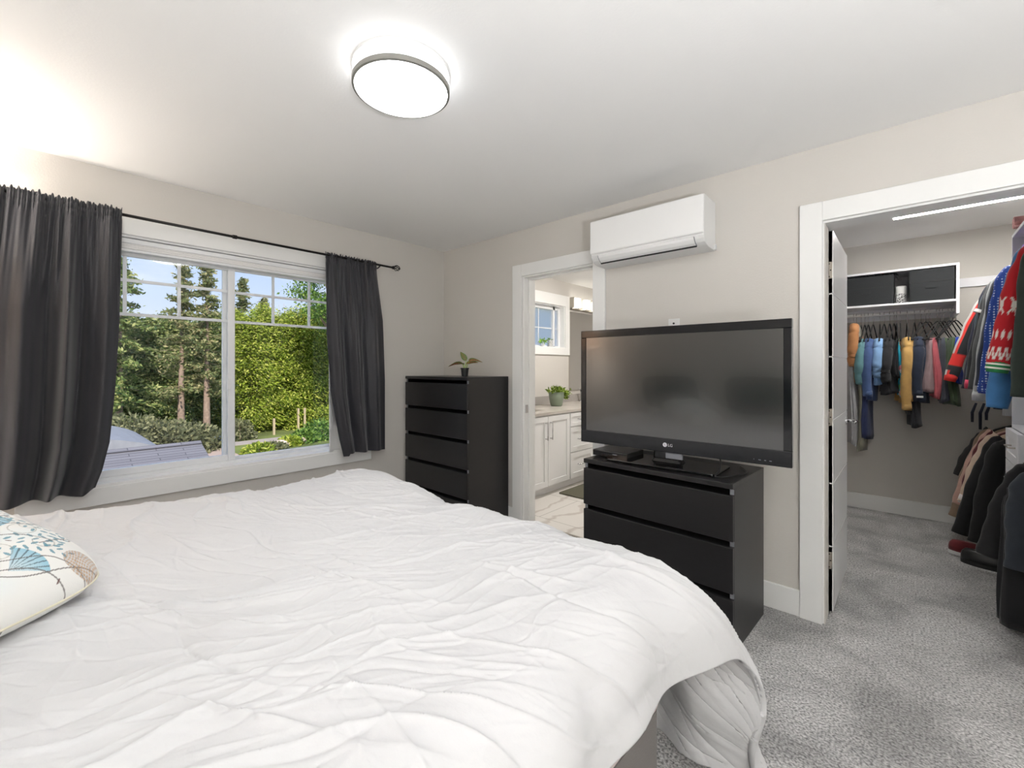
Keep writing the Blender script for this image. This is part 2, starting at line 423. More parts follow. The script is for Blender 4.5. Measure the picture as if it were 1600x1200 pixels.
finial(1.18, 1); finial(-1.25, -1)
for yy in (-.86, 1.06):
    mb = MB(); mb.box(-.099, -.094, yy-.012, yy+.012, -.05, .03); mb.tube([(-.095, yy, -.02), (-.03, yy, -.022), (-.004, yy, -.013)], .005, 8); mb.tube([(.010, yy, .002), (.007, yy, -.008), (0, yy, -.0125), (-.007, yy, -.008), (-.0095, yy, .002)], .003, 8)
    mb.build('bracket', M['rod'], rod, smooth=False)

def curtain(name, label, ztop, eL, eR, zbot, big, gather, seed, xc=XR0, amp=.026, m='curtain', W=460, Hh=240, xoff=0.):
    """eL/eR: list of (z, Y) edges ; zbot(s) ; big: list of (centre s, width, depth) folds growing downwards"""
    r = np.random.default_rng(seed)
    s = np.linspace(0, 1, W)[None, :]; t = np.linspace(0, 1, Hh)[:, None]
    zb = zbot(s)
    z = ztop+(zb-ztop)*t+0*s
    def ed(e):
        e = sorted(e); return np.interp(z, [a for a, _ in e], [b for _, b in e])
    # warp folds
    Yl, Yr = ed(eL), ed(eR)
    y = Yl+(Yr-Yl)*s
    grow = ss(.02, .5, t)
    x = np.zeros_like(z)
    for c0, w0, d0 in big:
        drift = (r.random()-.5)*.05
        q = (s-(c0+drift*t))/(w0*(.6+.4*t))
        x += d0*np.exp(-q*q)*(.25+.75*grow)
    ph = 0
    for k in range(5):
        f = gather*(.6+.25*k); p0 = r.random()*6
        x += amp*.42/(1+.5*k)*np.sin(2*PI*f*(s+.012*np.sin(9*s*PI+p0))+p0+1.2*t*(k-2))*(1-.95*ss(.04, .42, t))
    # fine ruching at the rod pocket
    ru = np.exp(-((z-ZR+.0)/.045)**2)
    jit = .006*np.sin(2*PI*gather*2.3*s+1.)+.005*np.sin(2*PI*gather*4.1*s+2.)
    x += ru*jit
    pinch = np.exp(-((z-(ZR-.022))/.008)**2)+np.exp(-((z-(ZR+.012))/.006)**2)
    x = x*(1-.5*pinch)
    z = z+np.where(t < .03, (1-t/.03)*(.006*np.sin(2*PI*gather*1.7*s)+.004*np.sin(2*PI*gather*3.3*s+1)), 0)
    # fine ripples
    Pt = np.stack([xc+xoff+x, y, z], -1)
    mb = MB().grid(Pt)
    o = mb.build(name, M[m], smooth=True)
    sm = o.modifiers.new('thick', 'SOLIDIFY'); sm.thickness = .003; sm.offset = 0
    return tag(o, label, 'curtain')
curtain('curtain', 'charcoal rod-pocket curtain gathered left of the bedroom window, beside the floral pillow', 2.192,
        [(2.2, -.155), (1.6, -.20), (.6, -.21)], [(2.2, .343), (1.57, .333), (1.22, .317), (1.0, .300), (.90, .292), (.75, .262), (.6, .215)],
        lambda s: .632-.006*np.sin(s*7)+.035*ss(.9, 1., s),
        [(.12, .07, -.03), (.33, .07, .05), (.475, .06, -.055), (.615, .045, .075), (.735, .055, -.05), (.90, .08, .04)], 13, 3, amp=.022, xoff=.022)
curtain('curtain', 'charcoal rod-pocket curtain hanging right of the bedroom window near the tall chest', 2.180,
        [(2.2, 1.497), (1.57, 1.510), (1.1, 1.545), (.75, 1.61), (.6, 1.648)], [(2.2, 1.925), (1.7, 1.99), (1.2, 2.008), (.6, 2.008)],
        lambda s: .612+.020*ss(.1, .14, s)-.012*s,
        [(.15, .07, .03), (.31, .05, -.035), (.47, .07, .035), (.64, .05, -.03), (.82, .08, .03)], 11, 5, amp=.018, W=360)
# white liner strip behind the right curtain
yy = np.linspace(0, 1, 60)[None, :]; tt = np.linspace(0, 1, 60)[:, None]
zt = 2.0+(.650-2.0)*tt+0*yy
Yl = 1.560+.004*tt; yv = Yl+yy*.235
xv = -3.352+.018*np.cos(yy*9+.4)*(.4+.6*tt)
o = MB().grid(np.stack([xv, yv, zt], -1)).build('curtain_liner', M['liner'], smooth=True)
sm = o.modifiers.new('thick', 'SOLIDIFY'); sm.thickness = .004; sm.offset = 0
tag(o, 'narrow white curtain liner hanging behind the right charcoal curtain, against the window glass', 'curtain liner')

# ------------------------------------------------------------------ ceiling light
cl = thing('ceiling_light', 'round flush ceiling light with thin grey rim glowing white over the bed', 'ceiling light', (-1.435, .955, HC))
R = .178
MB().lathe([(0, 0), (R+.002, 0), (R+.002, -.012), (R-.01, -.012), (0, -.012)], n=96).build('base_plate', M['plastic_matte'], cl, smooth=False)
MB().lathe([(R-.012, -.012), (R-.006, -.030), (R-.004, -.048), (R-.006, -.056)], n=96, cap=False).build('side_diffuser', emit('side_glow', (250, 252, 255), 3.4), cl, smooth=True)
MB().lathe([(R-.006, -.054), (R+.003, -.058), (R+.003, -.076), (R-.006, -.078), (R-.006, -.054)], n=96, cap=False).build('rim', mat('rim_grey', (150, 148, 142), .35, metal=.5), cl, smooth=False)
MB().lathe([(R-.006, -.070), (R-.02, -.074), (0, -.074)], n=96, cap=False).build('diffuser', emit('lamp_glow', (250, 252, 255), 27), cl, smooth=False)

# ------------------------------------------------------------------ air conditioner
ac = thing('air_conditioner', 'white wall mounted air conditioner above the television', 'air conditioner', (-1.21, YT, 2.0))
hw = .365
prof = [(0, .283), (-.19, .283), (-.2, .277), (-.2, .05), (-.192, .035), (-.175, .018), (-.15, .006), (-.12, 0), (0, -.004)]
mb = MB(); mb.prism(prof, 'x', -hw, hw); mb.build('body', M['plastic_matte'], ac, bevel=.004)
mb = MB(); mb.prism([(-.2005, .281), (-.213, .276), (-.214, .065), (-.2005, .058)], 'x', -hw, hw); mb.build('front_panel', M['plastic_w'], ac, bevel=.006)
# flap that follows the curved underside
fl = [(-.2035, .048), (-.1965, .034), (-.179, .016), (-.156, .004)]
rg = []
mb = MB(); mb.prism(fl+[(a*.97, b+.006) for a, b in fl[::-1]], 'x', -hw+.055, hw-.055); mb.build('flap', M['plastic_w'], ac)
MB().box(-hw+.053, hw-.053, -.163, -.155, -.0015, .006).build('flap_gap', M['black_line'], ac)
for s in (-1, 1): MB().prism([(-.2055, .048), (-.1985, .034), (-.181, .0155), (-.158, .003), (-.15, .01), (-.19, .046)], 'x', s*(hw-.054)-.0012, s*(hw-.054)+.0012).build('flap_gap', M['clip'], ac)
MB().box(hw-.001, hw+.008, -.03, -.004, .0, .03).build('side_tab', M['plastic_matte'], ac, bevel=.002)

# ------------------------------------------------------------------ wall plate
wp = thing('wall_plate', 'small white wall plate just above the television top edge', 'wall plate', (-1.092, YT, 1.585))
MB().box(-.036, .036, -.006, 0, -.057, .03).build('plate', M['plastic_matte'], wp, bevel=.003)
MB().lathe([(0, 0), (.006, 0), (.006, .012), (0, .012)], n=12).build('socket', M['black_line'], wp).rotation_euler = (PI/2, 0, 0)

# ------------------------------------------------------------------ chests of drawers
def chest(name, label, w_, d_, h_, n, loc, rz, zg):
    """front faces local -y, origin at floor centre of the front"""
    t = thing(name, label, 'chest of drawers', loc, rz)
    hw = w_/2
    MB().box(-hw, -hw+.018, .018, d_, 0, h_-.022).box(hw-.018, hw, .018, d_, 0, h_-.022).box(-hw+.018, hw-.018, .05, .066, 0, .06).box(-hw+.018, hw-.018, d_-.008, d_, .03, h_-.022).build('case', M['black_wood'], t, bevel=.002)
    MB().box(-hw, hw, 0, d_, h_-.024, h_).build('top', M['black_wood'], t, bevel=.002)
    zs = zg+[.05]
    for i in range(n):
        a, b = zs[i+1], zs[i]
        top = b-.016; bot = a+.012
        o = MB().box(-hw, hw, 0, .018, bot, top).build('drawer', M['black_wood'], t, bevel=.0025)
        q = MB().box(-hw+.02, hw-.02, .019, d_-.03, bot+.01, top-.006).build('drawer_box', M['black_line'], o)
    for z in zg:
        for s in (-1, 1):
            MB().box(s*(hw-.009)-.009, s*(hw-.009)+.009, .0165, .0185, z-.014, z+.010).build('end_clip', M['clip'], t)
    return t
chest('tall_chest_of_drawers', 'tall black-brown chest of five drawers in the corner, small potted plant on top', .82, .465, 1.233, 5, (-2.91, 2.245, 0), 0,
      [1.196, .967, .738, .509, .28])
c3 = chest('low_chest_of_drawers', 'low black-brown chest of three drawers under the television', .815, .48, .78, 3, (-.995, 2.149, 0), math.radians(-2.3),
      [.742, .505, .268])

# ------------------------------------------------------------------ television
tv = thing('television', 'large flat black television standing on the low chest of drawers', 'television', (-.945, 2.30, .78), math.radians(1.2))
hw = .556; zb, zt = .072, .752
mb = MB(); bz = .035
mb.box(-hw, hw, .0, .035, zb, zb+.075).box(-hw, hw, .0, .035, zt-.043, zt).box(-hw, -hw+bz, .0, .035, zb+.075, zt-.043).box(hw-bz, hw, .0, .035, zb+.075, zt-.043)
mb.build('bezel', M['tvbezel'], tv, bevel=.003)
MB().box(-hw+bz-.002, hw-bz+.002, .004, .03, zb+.073, zt-.041).build('screen', M['tvscreen'], tv)
MB().box(-hw+.03, hw-.03, .035, .06, zb+.03, zt-.03).box(-.35, .35, .06, .1, zb+.06, zt-.18).build('back_shell', M['blackplastic'], tv, bevel=.01)
def rrect(w2, d2, r, n=6):
    pts = []
    for cx, cy, a0 in ((w2-r, d2-r, 0), (-w2+r, d2-r, PI/2), (-w2+r, -d2+r, PI), (w2-r, -d2+r, 3*PI/2)):
        for k in range(n+1):
            a = a0+k*PI/2/n; pts.append((cx+r*math.cos(a), cy+r*math.sin(a)))
    return pts
mb = MB(); mb.prism([(x-.04, y+.03) for x, y in rrect(.30, .135, .03)], 'z', .003, .015); mb.build('stand_base', M['tvbase'], tv, bevel=.003)
mb = MB(); mb.loft([[(x*1.0-.03, y+.05, z) for x, y in rrect(a, b, .015)] for z, a, b in ((.015, .085, .035), (.03, .075, .028), (.14, .07, .025))]); mb.build('stand_neck', M['tvbase'], tv, smooth=False)
mb = MB(); mb.prism([(x-.04, y+.03) for x, y in rrect(.27, .12, .03)], 'z', .0, .004); mb.build('stand_foot', M['blackplastic'], tv)
MB().box(-.03, .06, .010, .030, .038, .071).build('sensor_block', M['clip'], tv, bevel=.004)
# emblem: round badge and two letters
def text_mesh(name, body, size, m, parent, loc, rot, ext=.0006):
    cu = bpy.data.curves.new(name, 'FONT'); cu.body = body; cu.size = size; cu.extrude = ext; cu.align_x = 'LEFT'
    ob = bpy.data.objects.new(name, cu); C.objects.link(ob)
    bpy.context.view_layer.update()
    me = bpy.data.meshes.new_from_object(ob.evaluated_get(bpy.context.evaluated_depsgraph_get()))
    bpy.data.objects.remove(ob); me.materials.clear(); me.materials.append(m)
    o = bpy.data.objects.new(name, me); C.objects.link(o); o.parent = parent; o.location = loc; o.rotation_euler = rot
    return o
mb = MB(); mb.lathe([(0, 0), (.0115, 0), (.0115, .001), (0, .001)], n=32)
o = mb.build('emblem', M['logo'], tv); o.rotation_euler = (PI/2, 0, 0); o.location = (-.028, 0, zb+.040)
mb = MB(); mb.box(-.0012, .0004, -.0016, -.0012, -.0055, .0055).box(-.0012, .0055, -.0016, -.0012, -.0055, -.0042)
mb.lathe([(.0085, 0), (.0098, 0), (.0098, .0003), (.0085, .0003)], n=32, cap=False)
o = MB().box(-.0012, .0002, -.0016, -.0010, -.005, .005).box(-.0012, .0045, -.0016, -.0010, -.005, -.0038).box(-.0055, -.0035, -.0016, -.0010, .002, .004).build('emblem_mark', M['blackplastic'], tv); o.location = (-.028, -.0, zb+.040)
t_ = text_mesh('brand_letters', 'LG', .021, M['logo'], tv, (-.012, -.0008, zb+.0325), (PI/2, 0, 0))
MB().box(.40, .402, -.0006, .001, zb+.02, zb+.024).box(.42, .43, -.0006, .001, zb+.02, zb+.023).box(.445, .452, -.0006, .001, zb+.02, zb+.023).box(.465, .475, -.0006, .001, zb+.02, zb+.023).build('touch_marks', M['clip'], tv)
# cables
mb = MB()
def bez(pts, n=24):
    pts = [np.array(p, float) for p in pts]; out = []
    for i in range(len(pts)-1):
        p0 = pts[max(i-1, 0)]; p1 = pts[i]; p2 = pts[i+1]; p3 = pts[min(i+2, len(pts)-1)]
        for t in np.linspace(0, 1, n, endpoint=(i == len(pts)-2)):
            out.append(tuple(.5*((2*p1)+(-p0+p2)*t+(2*p0-5*p1+4*p2-p3)*t*t+(-p0+3*p1-3*p2+p3)*t**3)))
    return out
o = MB().tube(bez([(-.73, 2.40, .87), (-.70, 2.33, .84), (-.675, 2.24, .815), (-.68, 2.19, .790), (-.63, 2.26, .7865), (-.60, 2.40, .7865), (-.66, 2.52, .7865)], 10), .004, 8).build('power_cable', M['blackplastic'], smooth=True)
tag(o, 'thin black cable looping down over the television stand base', 'cable')

mbx = thing('set_top_box', 'small black media box on the left end of the low chest top', 'media box', (-1.285, 2.36, .781), math.radians(-2))
MB().box(-.115, .115, -.095, .095, .004, .040).build('case', M['blackplastic'], mbx, bevel=.004)
MB().box(-.113, .113, -.0965, -.095, .008, .034).build('front_panel', M['tvbezel'], mbx)
MB().box(.02, .05, -.098, -.0965, .022, .026).build('indicator', M['clip'], mbx)
MB().box(-.1, .1, -.08, .08, .0, .004).build('foot_plate', M['black_line'], mbx)

# ------------------------------------------------------------------ potted plant on tall chest
def leaf_mesh(L, W, curl=.3, n=14, m=9, cup=.25):
    t = np.linspace(0, 1, n)[:, None]; s = np.linspace(-1, 1, m)[None, :]
    wv = W*np.sin(PI*np.clip(t, 0, 1)**.75)**.8*(1-.25*t)
    x = L*t+0*s; y = wv*s; z = -curl*L*t**2+cup*wv*np.abs(s)+0.01*L*np.sin(t*14)*np.abs(s)
    return np.stack([x, y, z], -1), t+0*s, s+0*t
pl = thing('potted_plant', 'small potted foliage plant with red and green leaves on the tall chest', 'plant', (-2.78, 2.47, 1.233))
mb = MB(); mb.lathe([(0, 0), (.026, 0), (.033, .062), (.037, .062), (.037, .072), (.033, .072), (.030, .060), (0, .058)], n=40); mb.build('pot', M['blackplastic'], pl, bevel=0)
MB().lathe([(0, .057), (.030, .0585), (.0, .066)], n=20).build('soil', M['soil'], pl)
M['caladium'] = vcol_mat('caladium_leaf', .45, 0.1, 60, 0)
def cal_leaf(base, tip_dir, L, W, el, curl, red, roll=0.):
    P, T, S = leaf_mesh(L, W, curl)
    g = np.array(lin((70, 112, 50))); rd = np.array(lin((168, 44, 52))); yl = np.array(lin((150, 165, 95)))
    k = np.exp(-(np.abs(S)/.55)**2)*red
    vein = (np.abs(np.sin(T*22+np.abs(S)*3)) > .93)*.5
    col = g*(1-k[..., None])+rd*k[..., None]; col = col*(1-vein[..., None])+yl*vein[..., None]
    R_ = Euler((roll, -el, tip_dir), 'XYZ').to_matrix(); A = np.array(R_)
    Q = P.reshape(-1, 3) @ A.T+np.array(base)
    mb = MB(); mb.grid(Q.reshape(P.shape)); o = mb.build('leaf', M['caladium'], pl, smooth=True, col=col.reshape(-1, 3))
    sm = o.modifiers.new('t', 'SOLIDIFY'); sm.thickness = .0008
rt = math.radians(42.2)      # the view's right is about +X +Y here
cal_leaf((-.018, -.01, .105), PI+rt+.1, .11, .030, .25, .55, .95, .5)
cal_leaf((.012, .004, .105), rt-.1, .10, .028, .35, .3, .9, .6)
cal_leaf((.028, .02, .125), rt+.1, .10, .032, .55, .9, .75, .7)
cal_leaf((.006, .008, .130), PI+rt-.2, .095, .028, 1.05, .1, .35, -.9)
cal_leaf((0, -.01, .10), -PI/2, .06, .02, .5, .4, .6)
mb = MB()
for p in ((-.018, -.01, .105), (.012, .004, .105), (.028, .02, .125), (.006, .008, .130), (0, -.01, .10)):
    mb.tube(bez([(p[0]*.3, p[1]*.3, .058), (p[0]*.6, p[1]*.6, .085), p], 6), .0022, 6)
mb.build('stem', M['leaf2'], pl, smooth=True)
#PART2
# ------------------------------------------------------------------ bed
def crease_field(U, V, wu, wv, n, seed, amp=(.002, .007), L=(.08, .45), w=(.006, .02), ang=None):
    r = np.random.default_rng(seed); Hh = np.zeros_like(U)
    u0, u1, v0, v1 = U.min(), U.max(), V.min(), V.max()
    gu = U[0]; gv = V[:, 0]
    for k in range(n):
        cu, cv = r.uniform(u0, u1), r.uniform(v0, v1)
        a = r.normal(.55, .6) if ang is None else ang(cu, cv)+r.normal(0, .35)
        l = r.uniform(*L); ww = r.uniform(*w); am = r.uniform(*amp)*(1 if r.random() < .75 else -1)
        ca, sa = math.cos(a), math.sin(a); kc = r.uniform(-1.2, 1.2); sk = r.uniform(-.6, .6); R_ = 2*l+.1
        i0, i1 = np.searchsorted(gu, [cu-R_, cu+R_]); j0, j1 = np.searchsorted(gv, [cv-R_, cv+R_])
        if i1-i0 < 2 or j1-j0 < 2: continue
        sl = (slice(j0, j1), slice(i0, i1))
        du, dv = U[sl]+wu[sl]-cu, V[sl]+wv[sl]-cv
        al = du*ca+dv*sa; ac_ = -du*sa+dv*ca+kc*al*al
        h = np.exp(-(al/l)**2)*np.exp(-np.abs(ac_)/ww*(1+.8*np.sign(ac_)*sk))
        Hh[sl] += np.where(np.abs(al) < 2*l, am*h, 0)
    return Hh
def smooth_noise(U, V, seed, comps):
    r = np.random.default_rng(seed); o = np.zeros_like(U)
    for wl, am, n in comps:
        for k in range(n):
            a = r.uniform(0, PI); f = 2*PI/(wl*r.uniform(.7, 1.4)); p = r.uniform(0, 6.3)
            o += am/math.sqrt(n)*np.sin(f*(U*math.cos(a)+V*math.sin(a))+p+.8*np.sin(f*.5*(V*math.cos(a)-U*math.sin(a))+p))
    return o
bed = thing('bed', 'large bed with pale sheet, almost wholly covered by the white duvet', 'bed', (-1.52, .3, 0))
bx0, bx1, by0, by1 = -.98, .98, -1.02, 1.0
mb = MB(); P_ = rrect(.98, 1.01, .08)
mb.loft([[(x, y-.01, z) for x, y in rrect(.98-e, 1.01-e, .09)] for z, e in ((.30, .02), (.32, 0), (.60, 0), (.635, .03))])
mb.build('mattress', M['sheet'], bed, smooth=False)
mb = MB(); mb.loft([[(x, y-.01, z) for x, y in rrect(.984, 1.014, .09)] for z in (.485, .505)]); mb.build('mattress_piping', M['redband'], bed)
mb = MB(); mb.prism([(x, y-.01) for x, y in rrect(.97, 1.0, .06)], 'z', .08, .295); mb.build('box_base', mat('base_fabric', (120, 116, 114), .9, bump=.3, bscale=200), bed)
for sx in (-.85, .85):
    for sy in (-.9, .88):
        MB().box(sx-.03, sx+.03, sy-.03, sy+.03, 0, .08).build('leg', M['blackplastic'], bed)
# duvet
S0, S1 = -1.26, 1.192      # across (from the window side to the near side), arc length about centre
T0, T1 = -.95, 1.80
NU, NV = 660, 730
u = np.linspace(S0, S1, NU)[None, :]+np.zeros((NV, 1)); v = np.linspace(T0, T1, NV)[:, None]+np.zeros((1, NU))
def bend(s, half, R_, flare=0.):
    """flat to half-R then quarter circle then down; returns pos, drop, angle"""
    a = np.abs(s); sg = np.sign(s)
    f = half-R_
    th = np.clip((a-f)/R_, 0, PI/2)
    pos = np.where(a < f, a, f+R_*np.sin(th)); drop = np.where(a < f, 0, R_*(1-np.cos(th)))
    ex = np.clip(a-f-R_*PI/2, 0, None)
    pos = pos+flare*ex; drop = drop+ex*math.sqrt(max(0, 1-flare*flare))
    return sg*pos, drop, th
Rn = .15+.10*ss(.4, 1.2, v)
px_, dx_, tx = bend(u, 1.045, .16, .10)
py_, dy_, ty = bend(v-.2, 1.0, .15, .10)
py_ = py_+.2; py_ = np.where(v < .2, v, py_); dy_ = np.where(v < .2, 0, dy_); ty = np.where(v < .2, 0, ty)
top = .700+.03*np.exp(-((v+.3)/.5)**2)*ss(-1.3, -.6, -u*0-1)  # slight rise to the head
puff = .022*np.exp(-((u+.55)/.30)**2-((v-.95)/.32)**2)-.035*np.exp(-((u+.10)/.28)**2-((v-1.18)/.22)**2)+.012*np.exp(-((u-.65)/.3)**2-((v-.9)/.3)**2)
puff += .05*ss(.0, -1.0, u)*ss(.6, -.4, v)
N = np.stack([np.sign(u)*np.sin(tx), np.sin(ty), np.maximum(np.cos(tx)*np.cos(ty), .0)+.02], -1); N /= np.linalg.norm(N, axis=-1, keepdims=True)
h = smooth_noise(u, v, 3, [(.9, .007, 4), (.38, .0045, 5), (.15, .0015, 5)])
wu_ = smooth_noise(u, v, 8, [(.4, .02, 4)]); wv_ = smooth_noise(u, v, 9, [(.4, .02, 4)])
def flow(cu, cv):
    return .55+.5*math.sin(2.2*cu+1.3*cv)
h += crease_field(u, v, wu_, wv_, 260, 21, (.003, .013), (.08, .42), (.004, .011), flow)
h += crease_field(u, v, wu_, wv_, 1700, 5, (.0010, .0042), (.03, .14), (.0028, .006), lambda a, b: flow(a, b)+.25)
h *= .15+.85*ss(0, .07, S1-u)*ss(0, .07, T1-v)
# vertical tuck lines on the near side drop and around the corner
edge = ss(.8, 1.1, np.abs(u))+ss(.95, 1.25, v)
h += edge*.010*np.sin(2*PI*(v*3.1+.15*np.sin(u*6)))*ss(.8, 1.05, np.abs(u))*.8
h += .010*ss(1.0, 1.3, v)*np.sin(2*PI*u*2.7+1)+.022*ss(1.25, 1.6, v)*np.sin(2*PI*u*4.3+2*v)
X = px_; Y = py_; Z = top-dx_-dy_
# corner: cloth swings outwards
cf = ss(.85, 1.2, u)*ss(.85, 1.25, v)
X = X+.12*cf; Y = Y+.03*cf; Z = Z-.0*cf
# near side lifted a little near the foot, softly rounded down
Z = Z+puff
P3 = np.stack([X-1.5, Y+.23, Z], -1)+N*h[..., None]
P3[..., 2] = np.maximum(P3[..., 2], .03)
mb = MB().grid(P3)
dv_ = mb.build('duvet', M['duvet'], smooth=True)
sm = dv_.modifiers.new('thick', 'SOLIDIFY'); sm.thickness = .022; sm.offset = -1
tag(dv_, 'crumpled white cotton duvet spread over the bed', 'duvet')

# ------------------------------------------------------------------ pillows
def cushion_grid(a, b, th, n=150, p=2.6):
    """top and bottom grids of a knife-edge cushion, sides a,b"""
    s = np.linspace(-1, 1, n)[None, :]+np.zeros((n, 1)); t = np.linspace(-1, 1, n)[:, None]+np.zeros((1, n))
    k = 1-.02*t*t-.11*t**6; k2 = 1-.02*s*s-.11*s**6     # edges pulled in between the corners
    x = s*a/2*k; y = t*b/2*k2
    z = th/2*((1-np.abs(s)**p)*(1-np.abs(t)**p))**.5
    return x, y, z, s, t
def cushion(name, label, a, b, th, loc, rotm, m, paint=None, seed=0, piping=None):
    x, y, z, s, t = cushion_grid(a, b, th, 340 if paint else 150)
    h = smooth_noise(x, y, seed, [(.2, .004, 4), (.07, .0012, 4)])*(1-np.abs(s)**6)*(1-np.abs(t)**6)
    T = np.stack([x, y, z+h], -1); Bt = np.stack([x, y, -z*.8+h], -1)
    mb = MB(); mb.grid(T); mb.grid(Bt[:, ::-1])
    col = None
    if paint is not None:
        c1 = paint(x, y); c2 = paint(x, -y)[:, ::-1]; col = np.concatenate([c1.reshape(-1, 3), c2.reshape(-1, 3)])
    root = thing(name, label, 'pillow', loc); root.rotation_euler = rotm.to_euler()
    mb.build('cover', m, root, smooth=True, col=col)
    if piping is not None:
        pts = []
        for k in range(4):
            q = np.linspace(-1, 1, 40, endpoint=False)
            for w_ in q:
                ss_, tt_ = {0: (w_, -1), 1: (1, w_), 2: (-w_, 1), 3: (-1, -w_)}[k]
                pts.append((ss_*a/2*(1-.02*tt_*tt_-.11*tt_**6), tt_*b/2*(1-.02*ss_*ss_-.11*ss_**6), 0))
        pts.append(pts[0])
        MB().tube(pts, .003, 6, cap=False).build('piping', piping, root, smooth=True)
    return root
def floral(x, y):
    """local x runs along the lower edge, y up the cushion; linen with blue fans, teal leaves and brown stems"""
    base = np.array(lin((226, 225, 221)))
    c = np.zeros(x.shape+(3,))+base
    r = np.random.default_rng(4)
    def blend(mask, col):
        nonlocal c
        mk = np.clip(mask, 0, 1)[..., None]; c = c*(1-mk)+np.array(lin(col))*mk
    # faint watercolour washes
    wsh = smooth_noise(x, y, 30, [(.18, .5, 4)]); blend(ss(.1, .9, wsh)*.3, (205, 222, 228))
    # pale stripe band along one edge
    blend(np.exp(-((y-.02-.30*(x+.25))/.012)**2)*0, (180, 205, 220))
    # fans
    for cx, cy, a0, R_ in ((-.10, -.10, .6, .085), (-.12, -.09, 3.4, .07), (.10, .06, 2.0, .09), (.11, .05, 5.0, .07), (-.16, .14, 1.2, .08), (.04, -.17, .2, .07), (-.21, -.02, 5.2, .06), (-.03, -.205, 2.6, .05), (-.15, -.19, 2.2, .055), (-.02, .2, 4.1, .08)):
        dx, dy = x-cx, y-cy; rr = np.hypot(dx, dy); an = np.angle(np.exp(1j*(np.arctan2(dy, dx)-a0)))
        k = (rr < R_)*(np.abs(an) < .75)
        blend(k*(.35+.5*(rr/R_)), (120, 178, 200))
        blend(k*(np.abs(np.sin(an*14)) > .93)*.8, (70, 84, 92))
    # leaf sprays
    for k in range(24):
        cx, cy, a0 = r.uniform(-.22, .22), r.uniform(-.22, .22), r.uniform(0, 6.3)
        for j in range(9):
            q = (j-4)*.012; sgn = (-1)**j
            ux, uy = math.cos(a0), math.sin(a0)
            lx, ly = cx+q*ux-sgn*.009*uy, cy+q*uy+sgn*.009*ux
            dx, dy = x-lx, y-ly; A = a0+sgn*.8
            p, n_ = dx*math.cos(A)+dy*math.sin(A), -dx*math.sin(A)+dy*math.cos(A)
            blend(((p/.008)**2+(n_/.0035)**2 < 1)*.85, (74, 134, 152))
    # winding stems
    for k in range(18):
        a0 = r.uniform(0, PI); f = r.uniform(14, 26); p0 = r.uniform(0, 6); off = r.uniform(-.22, .22)
        q = x*math.cos(a0)+y*math.sin(a0); n_ = -x*math.sin(a0)+y*math.cos(a0)-off-.025*np.sin(q*f+p0)
        blend((np.abs(n_) < .0016)*(np.sin(q*9+p0) > -.35)*.85, (92, 86, 82))
    # rings
    for k in range(26):
        cx, cy, R_ = r.uniform(-.22, .22), r.uniform(-.22, .22), r.uniform(.012, .03)
        rr = np.hypot(x-cx, y-cy); blend((np.abs(rr-R_) < .0012)*.55, (140, 136, 128))
    # seed clusters: grey-mauve dots turning ochre towards the corner
    for cx, cy, R_, co in ((-.20, -.19, .045, (150, 140, 150)), (-.215, -.215, .03, (176, 138, 98)), (.2, .2, .05, (150, 140, 150)), (.18, -.2, .04, (176, 138, 98))):
        rr = np.hypot(x-cx, y-cy)
        dots = (np.sin(x*620+3*np.sin(y*80))*np.sin(y*620+3*np.sin(x*90)) > .1)
        blend((rr < R_)*dots*.85, co)
        blend((rr < R_)*(~dots)*.35, (110, 100, 104))
    for k in range(30):
        cx, cy, a0 = r.uniform(-.23, .23), r.uniform(-.23, .23), r.uniform(0, 6.3)
        p, n_ = (x-cx)*math.cos(a0)+(y-cy)*math.sin(a0), -(x-cx)*math.sin(a0)+(y-cy)*math.cos(a0)
        blend(((p/.006)**2+(n_/.002)**2 < 1)*.9, (92, 56, 50))
    return c
M['floral'] = vcol_mat('floral_linen', .85, .3, 500)
def basis(e1, e2h, tilt):
    e1 = Vector(e1).normalized(); e2 = Vector(e2h).normalized()
    e2 = (e2*math.cos(tilt)+Vector((0, 0, math.sin(tilt)))).normalized()
    n = e1.cross(e2)
    if n.z < 0: e1 = -e1; n = e1.cross(e2)
    e2 = n.cross(e1)
    return Matrix((e1, e2, n)).transposed()
# lower front corner near (-1.61, .10, .75)
E1 = Vector((.60, -.80, 0)); E2 = Vector((-.80, -.60, 0)); tl = math.radians(20)
Bm = basis(-E1, E2, tl)
c0 = Vector((-1.615, .115, .765)); cen = c0+E1*.245+(E2*math.cos(tl)+Vector((0, 0, math.sin(tl))))*.245
cen.z -= .012; cen += Vector((.036, .042, 0))
cushion('floral_pillow', 'floral linen throw pillow with blue fans and teal leaves lying on the white duvet', .50, .50, .21, cen, Bm, M['floral'], floral, 2, mat('piping_cream', (214, 208, 186), .8))
M['teal'] = mat('dark_teal_cloth', (30, 62, 60), .85, bump=.3, bscale=120)
M['whitecase'] = mat('white_pillowcase', (230, 229, 227), .85, bump=.2, bscale=60)
for i, (x_, col_, lb) in enumerate(((-2.0, 'teal', 'dark teal pillow propped at the bed head nearest the window'), (-1.05, 'teal', 'dark teal pillow propped at the bed head away from the window'))):
    Rm = Euler((math.radians(62), 0, 0), 'XYZ').to_matrix()
    cushion('bed_pillow', lb, .66, .46, .16, (x_, -.60, 1.0), Rm, M[col_], None, 5+i)
